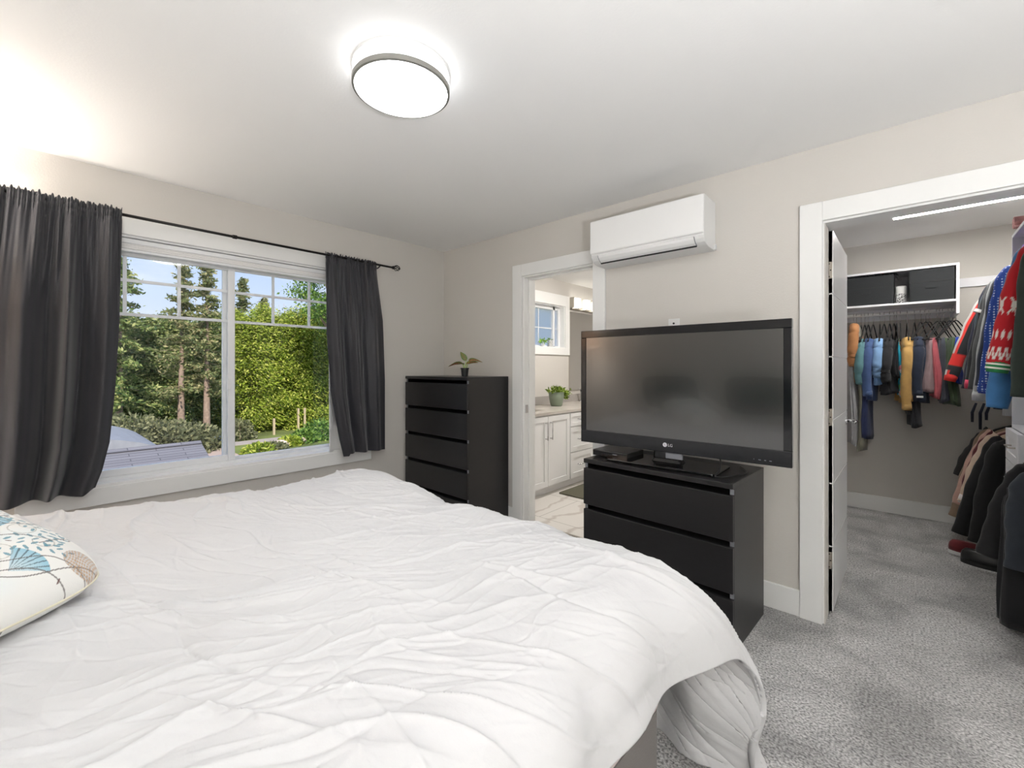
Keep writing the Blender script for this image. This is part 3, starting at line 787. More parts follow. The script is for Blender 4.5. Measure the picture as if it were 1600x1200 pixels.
#PART3
# ------------------------------------------------------------------ closet door
dr = thing('door_1', None, None, (-.3325, 2.872, 0.008)); del dr['label'], dr['category']; dr['kind'] = 'structure'
mb = MB(); zs = [0, .346, .682, 1.022, 1.358, 1.694, 2.030]
mb.box(.003, .032, 0.0, .71, 0, 2.03)
for i in range(6):
    a = zs[i]+(.0025 if i else 0); b = zs[i+1]-(.0025 if i < 5 else 0)
    mb.box(0, .035, 0, .71, a, b)
mb.build('door_leaf', M['doorw'], dr, bevel=.0012)
mb = MB()
for s in (1, -1):
    x = .035 if s > 0 else 0
    o = MB().lathe([(0, 0), (.026, 0), (.026, .008), (0, .008)], n=32).build('rosette', M['chrome'], dr, smooth=False)
    o.rotation_euler = (0, s*PI/2, 0); o.location = (x, .65, .96)
    MB().tube([(x, .65, .96), (x+s*.045, .65, .96), (x+s*.052, .645, .96), (x+s*.054, .60, .96), (x+s*.052, .54, .96)], [.009, .009, .009, .009, .008], 12).build('door_handle', M['chrome'], dr, smooth=True)
for z in (.27, 1.035, 1.82):
    o = MB().box(.004, .032, -.0025, 0, z-.045, z+.045).build('hinge', M['nickel'], dr, bevel=.001)
    mb = MB(); mb.tube([(-.004, -.006, z-.045), (-.004, -.006, z+.045)], .005, 10); mb.build('hinge_pin', M['nickel'], o)
    for dz, dy_s in ((-.034, .018), (0, .024), (.034, .018)):
        q = MB().lathe([(0, 0), (.0035, 0), (.0035, .0008), (0, .0008)], n=12).build('screw', M['screws'], o); q.rotation_euler = (PI/2, 0, 0); q.location = (dy_s, -.0025, z+dz)

# ------------------------------------------------------------------ closet fittings
Mel = M['melamine']
cab = thing('wall_shelf_unit', 'white open shelf unit holding two black fabric bins on the closet back wall', 'shelf', (-.3, YE, 1.73))
X0, X1 = XC0, .293
def cb(n, *a): return MB().box(*a).build(n, Mel, cab, bevel=.001)
cx = -.3
cb('top_panel', X0-cx, X1-cx, -.35, 0, .378, .396)
cb('side_panel', X1-cx-.018, X1-cx, -.35, 0, 0, .378)
cb('shelf', X0-cx, X1-cx-.018, -.35, 0, .098, .115)
cb('back_panel', X0-cx, X1-cx-.018, -.012, 0, .115, .378)
cb('cleat', X0-cx, X1-cx-.018, -.016, 0, .0, .098)
tag(MB().tube([(XC0+.001, 4.955, 1.768), (.274, 4.955, 1.768)], .0135, 16).build('closet_rod', M['plastic_w'], smooth=True), 'white closet rod below the shelf unit, full of hangers', 'closet rod')
o = MB().box(.048, .066, 5.176, 5.184, 1.79, 1.812).build('shelf_clip', M['plastic_w']); tag(o, 'tiny white clip on the wall strip above the crowded back rod', 'clip')
tag(MB().box(.30, XC1-.001, YE-.016, YE, 1.972, 2.045).build('wall_rail', Mel, bevel=.001), 'white wooden rail on the closet back wall right of the shelf unit', 'rail')
def bin_(x0, x1, h, label):
    t = thing('storage_bin', label, 'storage bin', ((x0+x1)/2, 4.99, 1.8455), 0, 'black bins on the closet shelf')
    w2 = (x1-x0)/2; d2 = .135
    mb = MB(); mb.loft([rrect3(w2*.97, d2*.97, .0), rrect3(w2, d2, h*.5), rrect3(w2, d2, h), rrect3(w2-.006, d2-.006, h), rrect3(w2-.008, d2-.008, .01)])
    mb.build('body', M['bin'], t)
    MB().box(-w2-.002, w2+.002, -d2-.002, -d2+.001, h*.60, h*.62).build('seam', M['black_line'], t)
    MB().box(-.03, .03, -d2-.005, -d2-.001, h*.40, h*.5).build('pull_tab', M['bin'], t)
    return t
def rrect3(a, b, z): return [(x, y, z) for x, y in rrect(a, b, .012, 3)]
bin_(-.455, -.092, .243, 'black fabric storage bin on the left, loose items peeping over its rim')
bin_(.0, .268, .255, 'black fabric storage bin at the right end of the closet shelf')
r_ = np.random.default_rng(11)
mb = MB()
for k in range(5):
    x = -.33+k*.05; mb.tube(bez([(x, 4.90, 2.05), (x+.02, 4.905, 2.098+.006*(k % 2)), (x+.05, 4.91, 2.096), (x+.07, 4.915, 2.05)], 5), .010, 8)
tag(mb.build('rolled_socks', M['hanger'], smooth=True), 'dark crumpled items heaped above the rim of the left black bin', 'clothing', kind='stuff')
can = thing('storage_tin', 'white round tin with black and white scribble band between the two bins', 'tin', (-.048, 4.97, 1.8455))
MB().lathe([(0, 0), (.036, 0), (.036, .085), (0, .085)], n=32).build('lower_band', None or M['bin'], can)
def zebra():
    m = mat('scribble_print', '#ffffff', .6); nt = m.node_tree
    n = nt.nodes.new('ShaderNodeTexNoise'); n.inputs['Scale'].default_value = 90; n.inputs['Distortion'].default_value = 2
    tc = nt.nodes.new('ShaderNodeTexCoord'); r = nt.nodes.new('ShaderNodeValToRGB'); r.color_ramp.interpolation = 'CONSTANT'
    r.color_ramp.elements[0].color = (.01, .01, .012, 1); r.color_ramp.elements[1].color = (.85, .85, .85, 1); r.color_ramp.elements[1].position = .5
    nt.links.new(tc.outputs['Object'], n.inputs['Vector']); nt.links.new(n.outputs['Fac'], r.inputs['Fac']); nt.links.new(r.outputs['Color'], nt.nodes['Principled BSDF'].inputs['Base Color'])
    return m
can.children[0].data.materials[0] = zebra()
MB().lathe([(0, .085), (.0365, .085), (.0365, .145), (.034, .15), (0, .15)], n=32).build('lid', M['plastic_matte'], can)
led = thing('linear_ceiling_light', 'slim white linear light on the closet ceiling just beyond the door head', 'ceiling light', (.40, 4.27, HC))
MB().box(-.485, .485, -.035, .035, -.034, 0).build('housing', M['plastic_matte'], led)
MB().box(-.483, .483, -.033, .033, -.0365, -.0345).build('diffuser', emit('bar_glow', (255, 252, 246), 95), led)

# tower of drawers on the right
tw = thing('drawer_tower', 'white closet drawer tower between the two banks of hanging clothes', 'closet organizer', (.66, 3.61, 0))
def tb(n, x0, x1, y0, y1, z0, z1, m=None, par=None, bev=.0015):
    return MB().box(x0-.66, x1-.66, y0-3.61, y1-3.61, z0, z1).build(n, m or Mel, par or tw, bevel=bev)
TY0, TY1 = 3.42, 3.80; TX = XC1-.002
tb('side_panel', .44, TX, TY1-.018, TY1, 0, 2.05); tb('side_panel', .44, TX, TY0, TY0+.018, 0, 2.05)
tb('top_shelf', .44, TX, TY0, TY1, 2.05, 2.068)
tb('shelf', .44, TX, TY0+.018, TY1-.018, 1.74, 1.757); tb('shelf', .44, TX, TY0+.018, TY1-.018, 1.36, 1.377)
tb('back_panel', TX-.008, TX, TY0+.018, TY1-.018, .97, 2.05)
tb('counter', .44, TX, TY0+.018, TY1-.018, .965, .983)
zz = .962
for k in range(5):
    h = .178; b = zz-h+.004
    o = tb('drawer', .424, .439, TY0-.0, TY1, b, zz)
    # raised frame round a recessed field
    q = MB(); a, c_ = TY0-3.61, TY1-3.61; fx0, fx1 = .416-.66, .424-.66; f = .045
    q.box(fx0, fx1, a, c_, zz-f, zz).box(fx0, fx1, a, c_, b, b+f).box(fx0, fx1, a, a+f, b+f, zz-f).box(fx0, fx1, c_-f, c_, b+f, zz-f)
    q.build('drawer_frame', Mel, o, bevel=.001)
    q = MB(); zc = (b+zz)/2
    q.tube([(.424-.66, -.06, zc), (.398-.66, -.06, zc), (.398-.66, .06, zc), (.424-.66, .06, zc)], .004, 8); q.build('handle', M['nickel'], o, smooth=False)
    zz -= h
M['purple'] = mat('purple_cloth', (126, 70, 190), .8, bump=.3, bscale=60)
mb = MB(); mb.loft([[(x+.60, y+3.66, z) for x, y in rrect(a, b, .03)] for z, a, b in ((1.759, .13, .09), (1.80, .145, .10), (1.95, .145, .10), (1.99, .13, .09))])
tag(mb.build('purple_bag', M['purple'], smooth=True), 'bright purple soft bag on the top shelf of the white drawer tower', 'bag')
mb = MB(); mb.box(.52, .80, 3.50, 3.72, .985, 1.12)
tag(mb.build('storage_box', mat('dark_grey_box', (58, 60, 66), .7), bevel=.008), 'dark grey box standing on the drawer tower counter', 'box')
# rolled blanket on the tower
M['blanket'] = mat('pink_checked_cloth', (214, 160, 158), .9, bump=.6, bscale=50, var=.25, vscale=25)
pts = []
for t in np.linspace(0, 4.2*PI, 60):
    r = .012+.0022*t; pts.append((r*math.cos(t), r*math.sin(t)))
pts += [(-.04-.01*k, -.035-.002*k) for k in range(1, 4)]
ring = lambda x, j: [(x+.0*k, 3.66+p[0]+.01*math.sin(j*2), 2.112+p[1]) for k, p in enumerate(pts)]
rings = [ring(x, j) for j, x in enumerate(np.linspace(.43, .84, 10))]
mb = MB(); mb.loft(rings, cap=False, close=False)
o = mb.build('rolled_blanket', M['blanket'], smooth=True); sm = o.modifiers.new('t', 'SOLIDIFY'); sm.thickness = .004
tag(o, 'pink and white checked blanket rolled up on top of the drawer tower', 'blanket')

RX = .655
tag(MB().tube([(RX, 3.801, 2.03), (RX, YE-.001, 2.03)], .0135, 12).build('closet_rod', M['plastic_w'], smooth=True), 'white closet rod on the right above the drawer tower level, beyond the tower', 'closet rod')
tag(MB().tube([(RX, TB+.001, 2.03), (RX, 3.419, 2.03)], .0135, 12).build('closet_rod', M['plastic_w'], smooth=True), 'white closet rod on the right, nearest the closet doorway', 'closet rod')
tag(MB().tube([(RX, 3.801, .96), (RX, YE-.001, .96)], .0135, 12).build('closet_rod', M['plastic_w'], smooth=True), 'white lower closet rod on the right beyond the drawer tower', 'closet rod')
tag(MB().tube([(RX, TB+.001, .93), (RX, 3.419, .93)], .0135, 12).build('closet_rod', M['plastic_w'], smooth=True), 'white lower closet rod on the right before the drawer tower', 'closet rod')

# ------------------------------------------------------------------ hangers and clothes
def hanger(loc, rz, label, group, kind='velvet', hwid=.2):
    t = thing('clothes_hanger', label, 'hanger', loc, rz, group)
    MB().tube([(-.016, 0, -.004), (-.014, 0, .012), (0, 0, .0185), (.014, 0, .012), (.017, 0, -.002), (.011, 0, -.02), (0, 0, -.032), (0, 0, -.09)], .0022, 6).build('hook', M['chrome'], t, smooth=True)
    m = M['hanger'] if kind == 'velvet' else mat('hanger_wood', (196, 150, 96), .5)
    mb = MB(); mb.tube(bez([(-hwid, 0, -.235), (-hwid*.55, 0, -.165), (-.028, 0, -.095), (0, 0, -.086), (.028, 0, -.095), (hwid*.55, 0, -.165), (hwid, 0, -.235)], 5), .0042, 6)
    mb.tube([(-hwid, 0, -.235), (hwid, 0, -.235)], .0045, 6)
    mb.build('frame', m, t, smooth=True)
    return t
_hp = {}
def put_hanger(loc, rz, label, group, kind='velvet'):
    if kind not in _hp:
        _hp[kind] = hanger(loc, rz, label, group, kind); return _hp[kind]
    r = dup(_hp[kind], loc, rz, label); r['group'] = group; return r

_mc = {}
def cloth(col, rough=.85, bump=.6, scale=22, var=.1):
    k = (tuple(col), rough, bump, scale, var)
    if k not in _mc: _mc[k] = mat('cloth_%d_%d_%d' % tuple(col), col, rough, bump=bump, bscale=scale, var=var, vscale=20, bdist=.006, sheen=.15)
    return _mc[k]
def sring(hx, hy, cx, cy, z, n, fa, k, ph, p=2.6):
    out = []
    for i in range(n):
        a = 2*PI*i/n; ca, sa = math.cos(a), math.sin(a)
        r = (abs(ca)**p+abs(sa)**p)**(-1/p)
        f = 1+fa*math.sin(k*a+ph)+.5*fa*math.sin((2*k+1)*a-ph*1.7)
        out.append((cx+hx*r*ca*(1+.15*(f-1)), cy+hy*r*sa*f, z))
    return out
def frill(hx, hy, cx, cy, z, q, ph, n=72):
    out = []
    for i in range(n):
        a = 2*PI*i/n; ca, sa = math.cos(a), math.sin(a); p = 3.4
        r = (abs(ca)**p+abs(sa)**p)**(-1/p)
        w1 = .9*math.sin(5*a+ph+1.4*q)+.7*math.sin(9*a-2*ph+2.2*q)+.5*math.sin(14*a+3*ph-1.5*q)
        out.append((cx+hx*r*ca+(.05+.10*q)*hy*w1, cy+hy*r*sa*(1+(.10+.18*q)*w1), z+.012*q*math.sin(2*a+ph)))
    return out
def folded(name, label, cat, loc, rz, col, L, hw=.17, th=.03, group=None, cuff=None, seed=0, sleeve=None, top=-.235, hem=None):
    """garment hanging over the hanger bar / shoulders, narrow side to the viewer"""
    r = random.Random(seed)
    t = thing(name, label, cat, loc, rz, group)
    m = cloth(col)
    rings = []; k = r.choice((3, 4, 5)); ph = r.uniform(0, 6)
    L0 = -top
    N = 16
    for i in range(N+1):
        q = i/N; z = top+.012-(L-L0+.012)*q
        w_ = hw*(.86+.14*min(1, q*9)**.5)*(1+.05*math.sin(q*5+ph)); h_ = th*(.45+.55*min(1, q*5)**.7)*(1+.35*q+.12*math.sin(q*7+ph))
        rings.append(frill(w_, h_, .012*math.sin(q*4+ph), .010*math.sin(q*5+ph*2), z, q, ph))
    b = MB().loft(rings).build('body', m, t, smooth=True)
    if cat == 'trousers':
        r2_ = [frill(hw*.94*(1-.04*math.sin(q*4)), th*(.45+.35*q), .01, th*1.15+.004*math.sin(q*6), top+.006-(L*.9-L0)*q, q, ph+2) for q in np.linspace(0, 1, 14)]
        MB().loft(r2_).build('rear_leg', m, t, smooth=True)
    if hem:
        rr = sring(hw*1.04, th*1.32, .012*math.sin(4+ph), .010*math.sin(5+ph*2), 0, 36, .2, k, ph+1.5)
        MB().loft([[(x, y, -L+.035) for x, y, _ in rr], [(x, y, -L-.004) for x, y, _ in rr]]).build('hem', cloth(hem), t, smooth=True)
    if sleeve:
        cl, scol, off = sleeve
        pts = [(-hw+.03, off, top+.0), (-hw-.015, off, top-.07), (-hw-.03, off+.005, top-.2), (-hw-.012, off+.012, top-.2-(cl-.2)*.55), (-hw+.0, off+.005, top-cl)]
        MB().tube(bez(pts, 8), list(np.linspace(.036, .028, 33)*(1+.04*np.sin(np.linspace(0, 19, 33)+ph)+.03*np.sin(np.linspace(0, 41, 33)))), 14, flat=1.15).build('sleeve', cloth(scol), t, smooth=True)
        MB().tube([(-hw, off+.005, top-cl+.035), (-hw, off+.005, top-cl-.012)], .031, 14).build('cuff', cloth(tuple(int(c*.85) for c in scol)), t, smooth=True)
    return t
def XB(p): return (-.382+(p-1330)*.648/160+.012*math.sin((p-1330)/160*PI))*4.79/4.95
GB = 'garments on the closet back rod'; GH = 'black velvet hangers on the closet back rod'
YR = 4.955; ZB = 1.768
ROTB = PI/2      # local +x -> world +y ; local -x faces the doorway
back = [
 # px, colour, length, half-thickness, sleeve, label, name, cat
 (1336, (176, 122, 78), .58, .030, (.34, (178, 124, 80), .0), 'tan knitted cardigan on a wooden hanger, leftmost beside the open door', 'cardigan', 'cardigan', -.10),
 (1331, (150, 150, 152), 1.13, .030, None, 'long speckled grey knit beside the door edge, below the tan cardigan', 'long_cardigan', 'cardigan', -.30),
 (1344, (138, 136, 120), 1.18, .018, None, 'long sage grey coat hanging next to the tan cardigan', 'coat', 'coat', -.12),
 (1350, (86, 128, 134), .62, .014, (.36, (96, 140, 146), 0.), 'muted teal top between the sage coat and the navy jeans', 'top', 'top', None),
 (1356, (30, 42, 80), 1.07, .022, None, 'long dark navy trousers reaching lowest of the blue denims', 'trousers', 'trousers', None),
 (1364, (58, 80, 124), .74, .020, (.46, (70, 94, 140), .01), 'mid blue denim shirt with a crumpled cuff', 'denim_shirt', 'shirt', None),
 (1375, (122, 160, 206), .60, .032, (.30, (132, 170, 214), .0), 'light blue denim shirt, palest of the blue garments on the back rod', 'denim_shirt', 'shirt', None),
 (1391, (34, 34, 38), .68, .042, (.34, (38, 38, 42), .0), 'wide black sweater between the light denim and the patterned shirt', 'sweater', 'sweater', None),
 (1402, (30, 30, 34), .54, .020, None, 'short black top directly left of the mustard jacket', 'top', 'top', None),
 (1408, (90, 180, 190), .70, .016, None, 'bright patterned shirt in turquoise, pink and white beside the mustard jacket', 'patterned_shirt', 'shirt', None),
 (1419, (190, 150, 88), .74, .046, (.56, (196, 156, 92), .012), 'mustard yellow jacket with a turned cuff', 'jacket', 'jacket', None),
 (1431, (26, 28, 34), .94, .026, None, 'long black trousers hanging lowest beside the mustard jacket', 'trousers', 'trousers', None),
 (1441, (36, 48, 68), .74, .036, (.44, (34, 44, 64), .01), 'navy hooded jacket with a small white mark near its hem', 'hooded_jacket', 'jacket', None),
 (1455, (150, 128, 130), .66, .034, None, 'mauve grey trousers folded over a hanger left of the pink ones', 'trousers', 'trousers', None),
 (1467, (186, 92, 100), .70, .030, None, 'rose pink trousers folded over a hanger', 'trousers', 'trousers', None),
 (1477, (66, 70, 80), .73, .024, None, 'slate grey trousers between the pink and the olive ones', 'trousers', 'trousers', None),
 (1486, (62, 80, 54), .75, .030, None, 'olive green trousers hanging near the right end of the back rod', 'trousers', 'trousers', None),
 (1496, (22, 62, 168), .58, .024, None, 'royal blue garment at the right end of the back rod', 'top', 'top', None),
]
for i, (p, col, L, th, sl, lab, nm, cat, top) in enumerate(back):
    x = XB(p); kind = 'wood' if i == 0 else 'velvet'
    yaw = ROTB+random.uniform(-.10, .10)
    what = lab.split(',')[0]
    put_hanger((x, YR, ZB-.001), yaw+random.uniform(-.05, .05) if p < 1420 else yaw-.5*(p-1420)/80-.1, ('wooden' if kind == 'wood' else 'slim black velvet')+' hanger holding the '+' '.join(what.split()[:6]), 'hangers on the closet back rod', kind)
    g = folded(nm, lab, cat, (x, YR, ZB), yaw, col, L, hw=.165, th=th, group=GB, seed=i, sleeve=sl, top=top or -.235)
    if nm == 'patterned_shirt':
        m = mat('aloha_print', '#ffffff', .7, bump=.2, bscale=60); nt = m.node_tree
        v_ = nt.nodes.new('ShaderNodeTexVoronoi'); v_.inputs['Scale'].default_value = 26; tc = nt.nodes.new('ShaderNodeTexCoord')
        r = nt.nodes.new('ShaderNodeValToRGB'); r.color_ramp.interpolation = 'CONSTANT'; e = r.color_ramp.elements
        e[0].color = (*lin((40, 170, 200)), 1); e[1].color = (*lin((232, 232, 224)), 1); e[1].position = .45
        for pz_, cc in ((.6, (226, 150, 160)), (.7, (120, 190, 90)), (.82, (230, 200, 110))): k = e.new(pz_); k.color = (*lin(cc), 1)
        sp = nt.nodes.new('ShaderNodeSeparateColor')
        nt.links.new(tc.outputs['Object'], v_.inputs['Vector']); nt.links.new(v_.outputs['Color'], sp.inputs['Color']); nt.links.new(sp.outputs['Red'], r.inputs['Fac'])
        nt.links.new(r.outputs['Color'], nt.nodes['Principled BSDF'].inputs['Base Color'])
        g.children[0].data.materials[0] = m
    if nm == 'hooded_jacket':
        MB().box(-.205, -.20, -.02, .02, -.70, -.685).build('logo_patch', M['plastic_matte'], g)
    if nm == 'jacket':
        MB().prism([(-.03, 0), (.03, 0), (.015, .05), (-.02, .03)], 'x', -.175, -.155).build('collar', cloth((186, 146, 84)), g).location = (.0, 0, -.27)
# a few more empty hangers
for p in (1382, 1398, 1449, 1472, 1491):
    put_hanger((XB(p), YR, ZB-.001), PI/2-(.15 if p < 1420 else .45)+random.uniform(-.1, .1), 'bare black velvet hanger on the closet back rod', 'bare hangers on the closet back rod')

def top_garment(name, label, cat, loc, col, L, cuffx, cuffz, hw=.205, th=.035, slc=None, cuffc=None, seed=0, paint=None, hood=False, group=None, bodypaint=None, yaw=0., slr=.058):
    """shirt or jacket on a hanger, sleeves on both sides (local x across the shoulders)"""
    r = random.Random(seed); t = thing(name, label, cat, loc, yaw, group)
    rings = []; k = r.choice((4, 5, 6)); ph = r.uniform(0, 6)
    lv = [(-.055, .055, .6), (-.075, .07, .7), (-.095, .13, .8), (-.12, hw*.82, .9), (-.15, hw*.97, 1.), (-.20, hw, 1.1)]+[(-.20-(L-.20)*q, hw*(1-.04*math.sin(q*3)), 1.1+.45*q) for q in np.linspace(.08, 1, 12)]
    for z, w_, f in lv:
        q = -z/L; rings.append(sring(w_, th*f, 0, .008*math.sin(q*6+ph), z, 40, .03+.16*q, k, ph+q, 2.4))
    MB().loft(rings).build('body', cloth(col), t, smooth=True)
    for s in (-1, 1):
        cx2 = cuffx if s < 0 else min(cuffx, .285)
        P_ = bez([(s*(hw-.045), 0, -.145), (s*(hw+.015), .0, -.215), (s*(hw*.45+cx2*.55+.01), .006*s, -.19-(cuffz-.19)*.5), (s*cx2, -.01, -cuffz)], 12)
        if paint is not None: P_ = bez(P_, 3)
        n = len(P_); rr = np.linspace(slr, slr*.62, n)*(1+.06*np.sin(np.linspace(0, 17, n)+ph)+.045*np.sin(np.linspace(0, 39, n)+2*ph))
        NS = 72 if paint is not None else 24; mb = MB().tube(P_, rr, NS, flat=.62, ref=(0, 1, 0))
        if paint is not None:
            tt = np.repeat(np.linspace(0, 1, n), NS); th_ = np.tile(np.linspace(0, 2*PI, NS, endpoint=False), n)
            V = np.concatenate(mb.v); cc = paint(tt, th_, V, s)
            mb.build('sleeve', M['painted_knit'], t, smooth=True, col=cc)
        else: mb.build('sleeve', cloth(slc or col), t, smooth=True)
        if cuffc:
            e = Vector(P_[-1]); d_ = (e-Vector(P_[-4])).normalized()
            MB().tube([tuple(e-d_*.05), tuple(e-d_*.02), tuple(e+d_*.012)], [slr*.64, slr*.66, slr*.58], 20, flat=.66, ref=(0, 1, 0)).build('cuff', cloth(cuffc), t, smooth=True)
    if hood:
        rg = [sring(.075+.03*q, .035+.03*q, 0, .03+.02*q, -.05-.11*q, 24, .06, 3, ph) for q in (0, .3, .7, 1)]
        MB().loft(rg).build('hood', cloth(col), t, smooth=True)
    else:
        rg = [[(.062*math.cos(a), .04*math.sin(a), z-.01*math.sin(a)) for a in np.linspace(0, 2*PI, 24, endpoint=False)] for z in (-.035, -.075)]
        MB().loft(rg).build('collar', cloth(slc or col), t, smooth=True)
    return t
M['painted_knit'] = vcol_mat('painted_knit', .85, .3, 260)
L_ = lambda c: np.array(lin(c))
def jersey_paint(t, th, V, s):
    c = np.tile(L_((40, 42, 48)), (len(t), 1))
    # outer side of the sleeve
    o_ = np.abs(np.angle(np.exp(1j*(th-(0 if s > 0 else PI)))))
    c[(o_ < 1.15)] = L_((236, 64, 56)); c[(o_ < .75)] = L_((214, 210, 208))
    c[(t < .12) & (np.sin(t*140) > 0)] = L_((236, 84, 60))
    c[(t > .80) & (t < .88)] = L_((232, 52, 48)); c[(t >= .88) & (t < .92)] = L_((44, 46, 50))
    return c
def knit_paint(t, th, V, s):
    c = np.tile(L_((190, 22, 34)), (len(t), 1))
    u = th/(2*PI)*6; fu = np.abs(u-np.floor(u)-.5)*2; k = (t-.56)/.16; fk = np.abs(k-.5)*2
    star = (t > .56) & (t < .72) & ((fu*.9+fk < .42) | ((np.abs(fu-fk) < .16) & (fu+fk < 1.3)))
    u2 = th/(2*PI)*12; f2 = np.abs(u2-np.floor(u2)-.5)*2; k2 = (t-.76)/.07; g2 = np.abs(k2-.5)*2
    dm2 = (t > .76) & (t < .83) & (f2+g2 < .7)
    zig = (t > .86) & (t < .93) & (np.abs((t-.86)/.07-f2) < .3)
    c[star | dm2 | zig] = L_((236, 230, 222))
    return c
GR = 'garments on the upper right closet rod'
def place(fn, Y, z, label, *a, **k):
    put_hanger((RX, Y, z-.001), 0, ('slim black hanger holding the '+' '.join(label.split(',')[0].split()[:7])), 'hangers on the right closet rods')
    return fn(*a, **k)
ZU = 2.03
ups = [
 ('football_jersey', 'black sports top with red and white sleeve stripes, farthest on the upper right rod', 'sports top', 4.74, (40, 42, 48), .80, .420, .815, None, (232, 54, 50), jersey_paint, False),
 ('sweatshirt', 'dark navy garment with dangling ties beside the striped sports top', 'sweatshirt', 4.64, (24, 28, 50), 1.02, .330, .88, None, None, None, False),
 ('track_jacket', 'dark teal sleeve jacket with pale stripe', 'jacket', 4.53, (42, 58, 66), .84, .322, .86, (46, 66, 76), None, None, False),
 ('track_jacket', 'black jacket with a white slanted stripe on the upper sleeve', 'jacket', 4.43, (30, 31, 34), .86, .330, .86, (34, 36, 40), (200, 60, 90), None, False),
 ('jacket', 'charcoal jacket with pale piping behind the light grey sweatshirt', 'jacket', 4.31, (62, 64, 66), .84, .322, .87, (72, 74, 76), None, None, True),
 ('hooded_sweatshirt', 'light grey hooded sweatshirt, its hem lowest on the upper right rod', 'sweatshirt', 4.18, (172, 174, 178), 1.03, .312, .93, (168, 170, 174), (180, 182, 186), None, True),
 ('shirt', 'dark slate shirt between the light grey sweatshirt and the blue dotted one', 'shirt', 4.05, (52, 58, 72), .84, .308, .84, None, None, None, False),
 ('dotted_shirt', 'blue shirt with tiny white dots left of the red sweater', 'shirt', 3.93, (46, 72, 150), .86, .304, .87, (52, 84, 172), (40, 62, 150), None, False),
]
for i, (nm, lab, cat, Y, col, L, cx_, cz_, sc_, cc_, pt, hd) in enumerate(ups):
    place(top_garment, Y, ZU, lab, nm, lab, cat, (RX, Y, ZU), col, L, cx_, cz_, slc=sc_, cuffc=cc_, seed=30+i, paint=pt, hood=hd, group=GR, yaw=random.uniform(-.08, .08), th=.03)
g = [o for o in bpy.data.objects if o.get('label', '').startswith('black jacket with a white slanted')][0]
MB().loft([[(x, y, z) for x, y in rrect(.066, .045, .03)] for z in (0, .02)]).build('sleeve_stripe', M['plastic_matte'], g, smooth=False)
q = g.children[-1] if g.children[-1].name.startswith('sleeve_stripe') else [c for c in g.children if c.name.startswith('sleeve_stripe')][0]
q.location = (-.262, 0, -.36); q.rotation_euler = (0, .5, 0)
g = [o for o in bpy.data.objects if o.get('label', '').startswith('dark navy garment with dangling')][0]
for dx, zl in ((-.31, 1.12), (-.27, 1.17), (-.24, 1.10)):
    MB().tube([(dx+.02, -.03, -.98), (dx, -.035, -1.05), (dx, -.035, -zl)], [.007, .009, .008], 8, flat=.4).build('tie', cloth((18, 22, 44)), g, smooth=True)
def dots_mat():
    m = mat('dotted_cloth', (52, 84, 172), .8, bump=.2, bscale=80); nt = m.node_tree
    tc = nt.nodes.new('ShaderNodeTexCoord'); v_ = nt.nodes.new('ShaderNodeTexVoronoi'); v_.inputs['Scale'].default_value = 62; v_.inputs['Randomness'].default_value = .15
    r = nt.nodes.new('ShaderNodeValToRGB'); r.color_ramp.interpolation = 'CONSTANT'; e = r.color_ramp.elements
    e[0].color = (*lin((196, 210, 236)), 1); e[1].color = (*lin((50, 82, 170)), 1); e[1].position = .30
    nt.links.new(tc.outputs['Object'], v_.inputs['Vector']); nt.links.new(v_.outputs['Distance'], r.inputs['Fac']); nt.links.new(r.outputs['Color'], nt.nodes['Principled BSDF'].inputs['Base Color'])
    return m
dm = dots_mat()
g = [o for o in bpy.data.objects if o.get('label', '').startswith('blue shirt with tiny')][0]
for c_ in g.children:
    if c_.name.startswith(('sleeve', 'body')): c_.data.materials[0] = dm
nears = [
 ('polo_shirt', 'plain mid blue shirt hanging directly behind the red sweater', 'shirt', 3.36, (62, 116, 170), .92, .318, .93, (66, 122, 178), None, None, False),
 ('christmas_sweater', 'red knitted sweater with white snowflake bands and green striped cuffs', 'sweater', 3.25, (188, 20, 32), .80, .328, .735, None, (30, 128, 72), knit_paint, False),
 ('jacket', 'dark green grey jacket nearest the closet doorway on the upper rod', 'jacket', 3.12, (44, 54, 48), .95, .27, .86, None, None, None, False),
]
for i, (nm, lab, cat, Y, col, L, cx_, cz_, sc_, cc_, pt, hd) in enumerate(nears):
    place(top_garment, Y, ZU, lab, nm, lab, cat, (RX, Y, ZU), col, L, cx_, cz_, slc=sc_, cuffc=cc_, seed=50+i, paint=pt, hood=hd, group=GR, th=.03, slr=.066 if nm != 'jacket' else .05)
# white bands on the striped cuffs of the red sweater
g = [o for o in bpy.data.objects if o.get('label', '').startswith('red knitted sweater')][0]
for c_ in [c for c in g.children if c.name.startswith('cuff')]:
    me = c_.data; V = np.array([v.co for v in me.vertices]); top_ = V[:, 2].max(); bot_ = V[:, 2].min()
    ax = (V[40:60].mean(0)-V[:20].mean(0)); ax /= np.linalg.norm(ax); o0 = V[:20].mean(0)
    for q0 in (.016, .036):
        a = o0+ax*q0; b_ = a+ax*.009
        MB().tube([tuple(a), tuple(b_)], .0445, 20, flat=.66, ref=(0, 1, 0)).build('cuff_stripe', cloth((236, 236, 226)), c_)

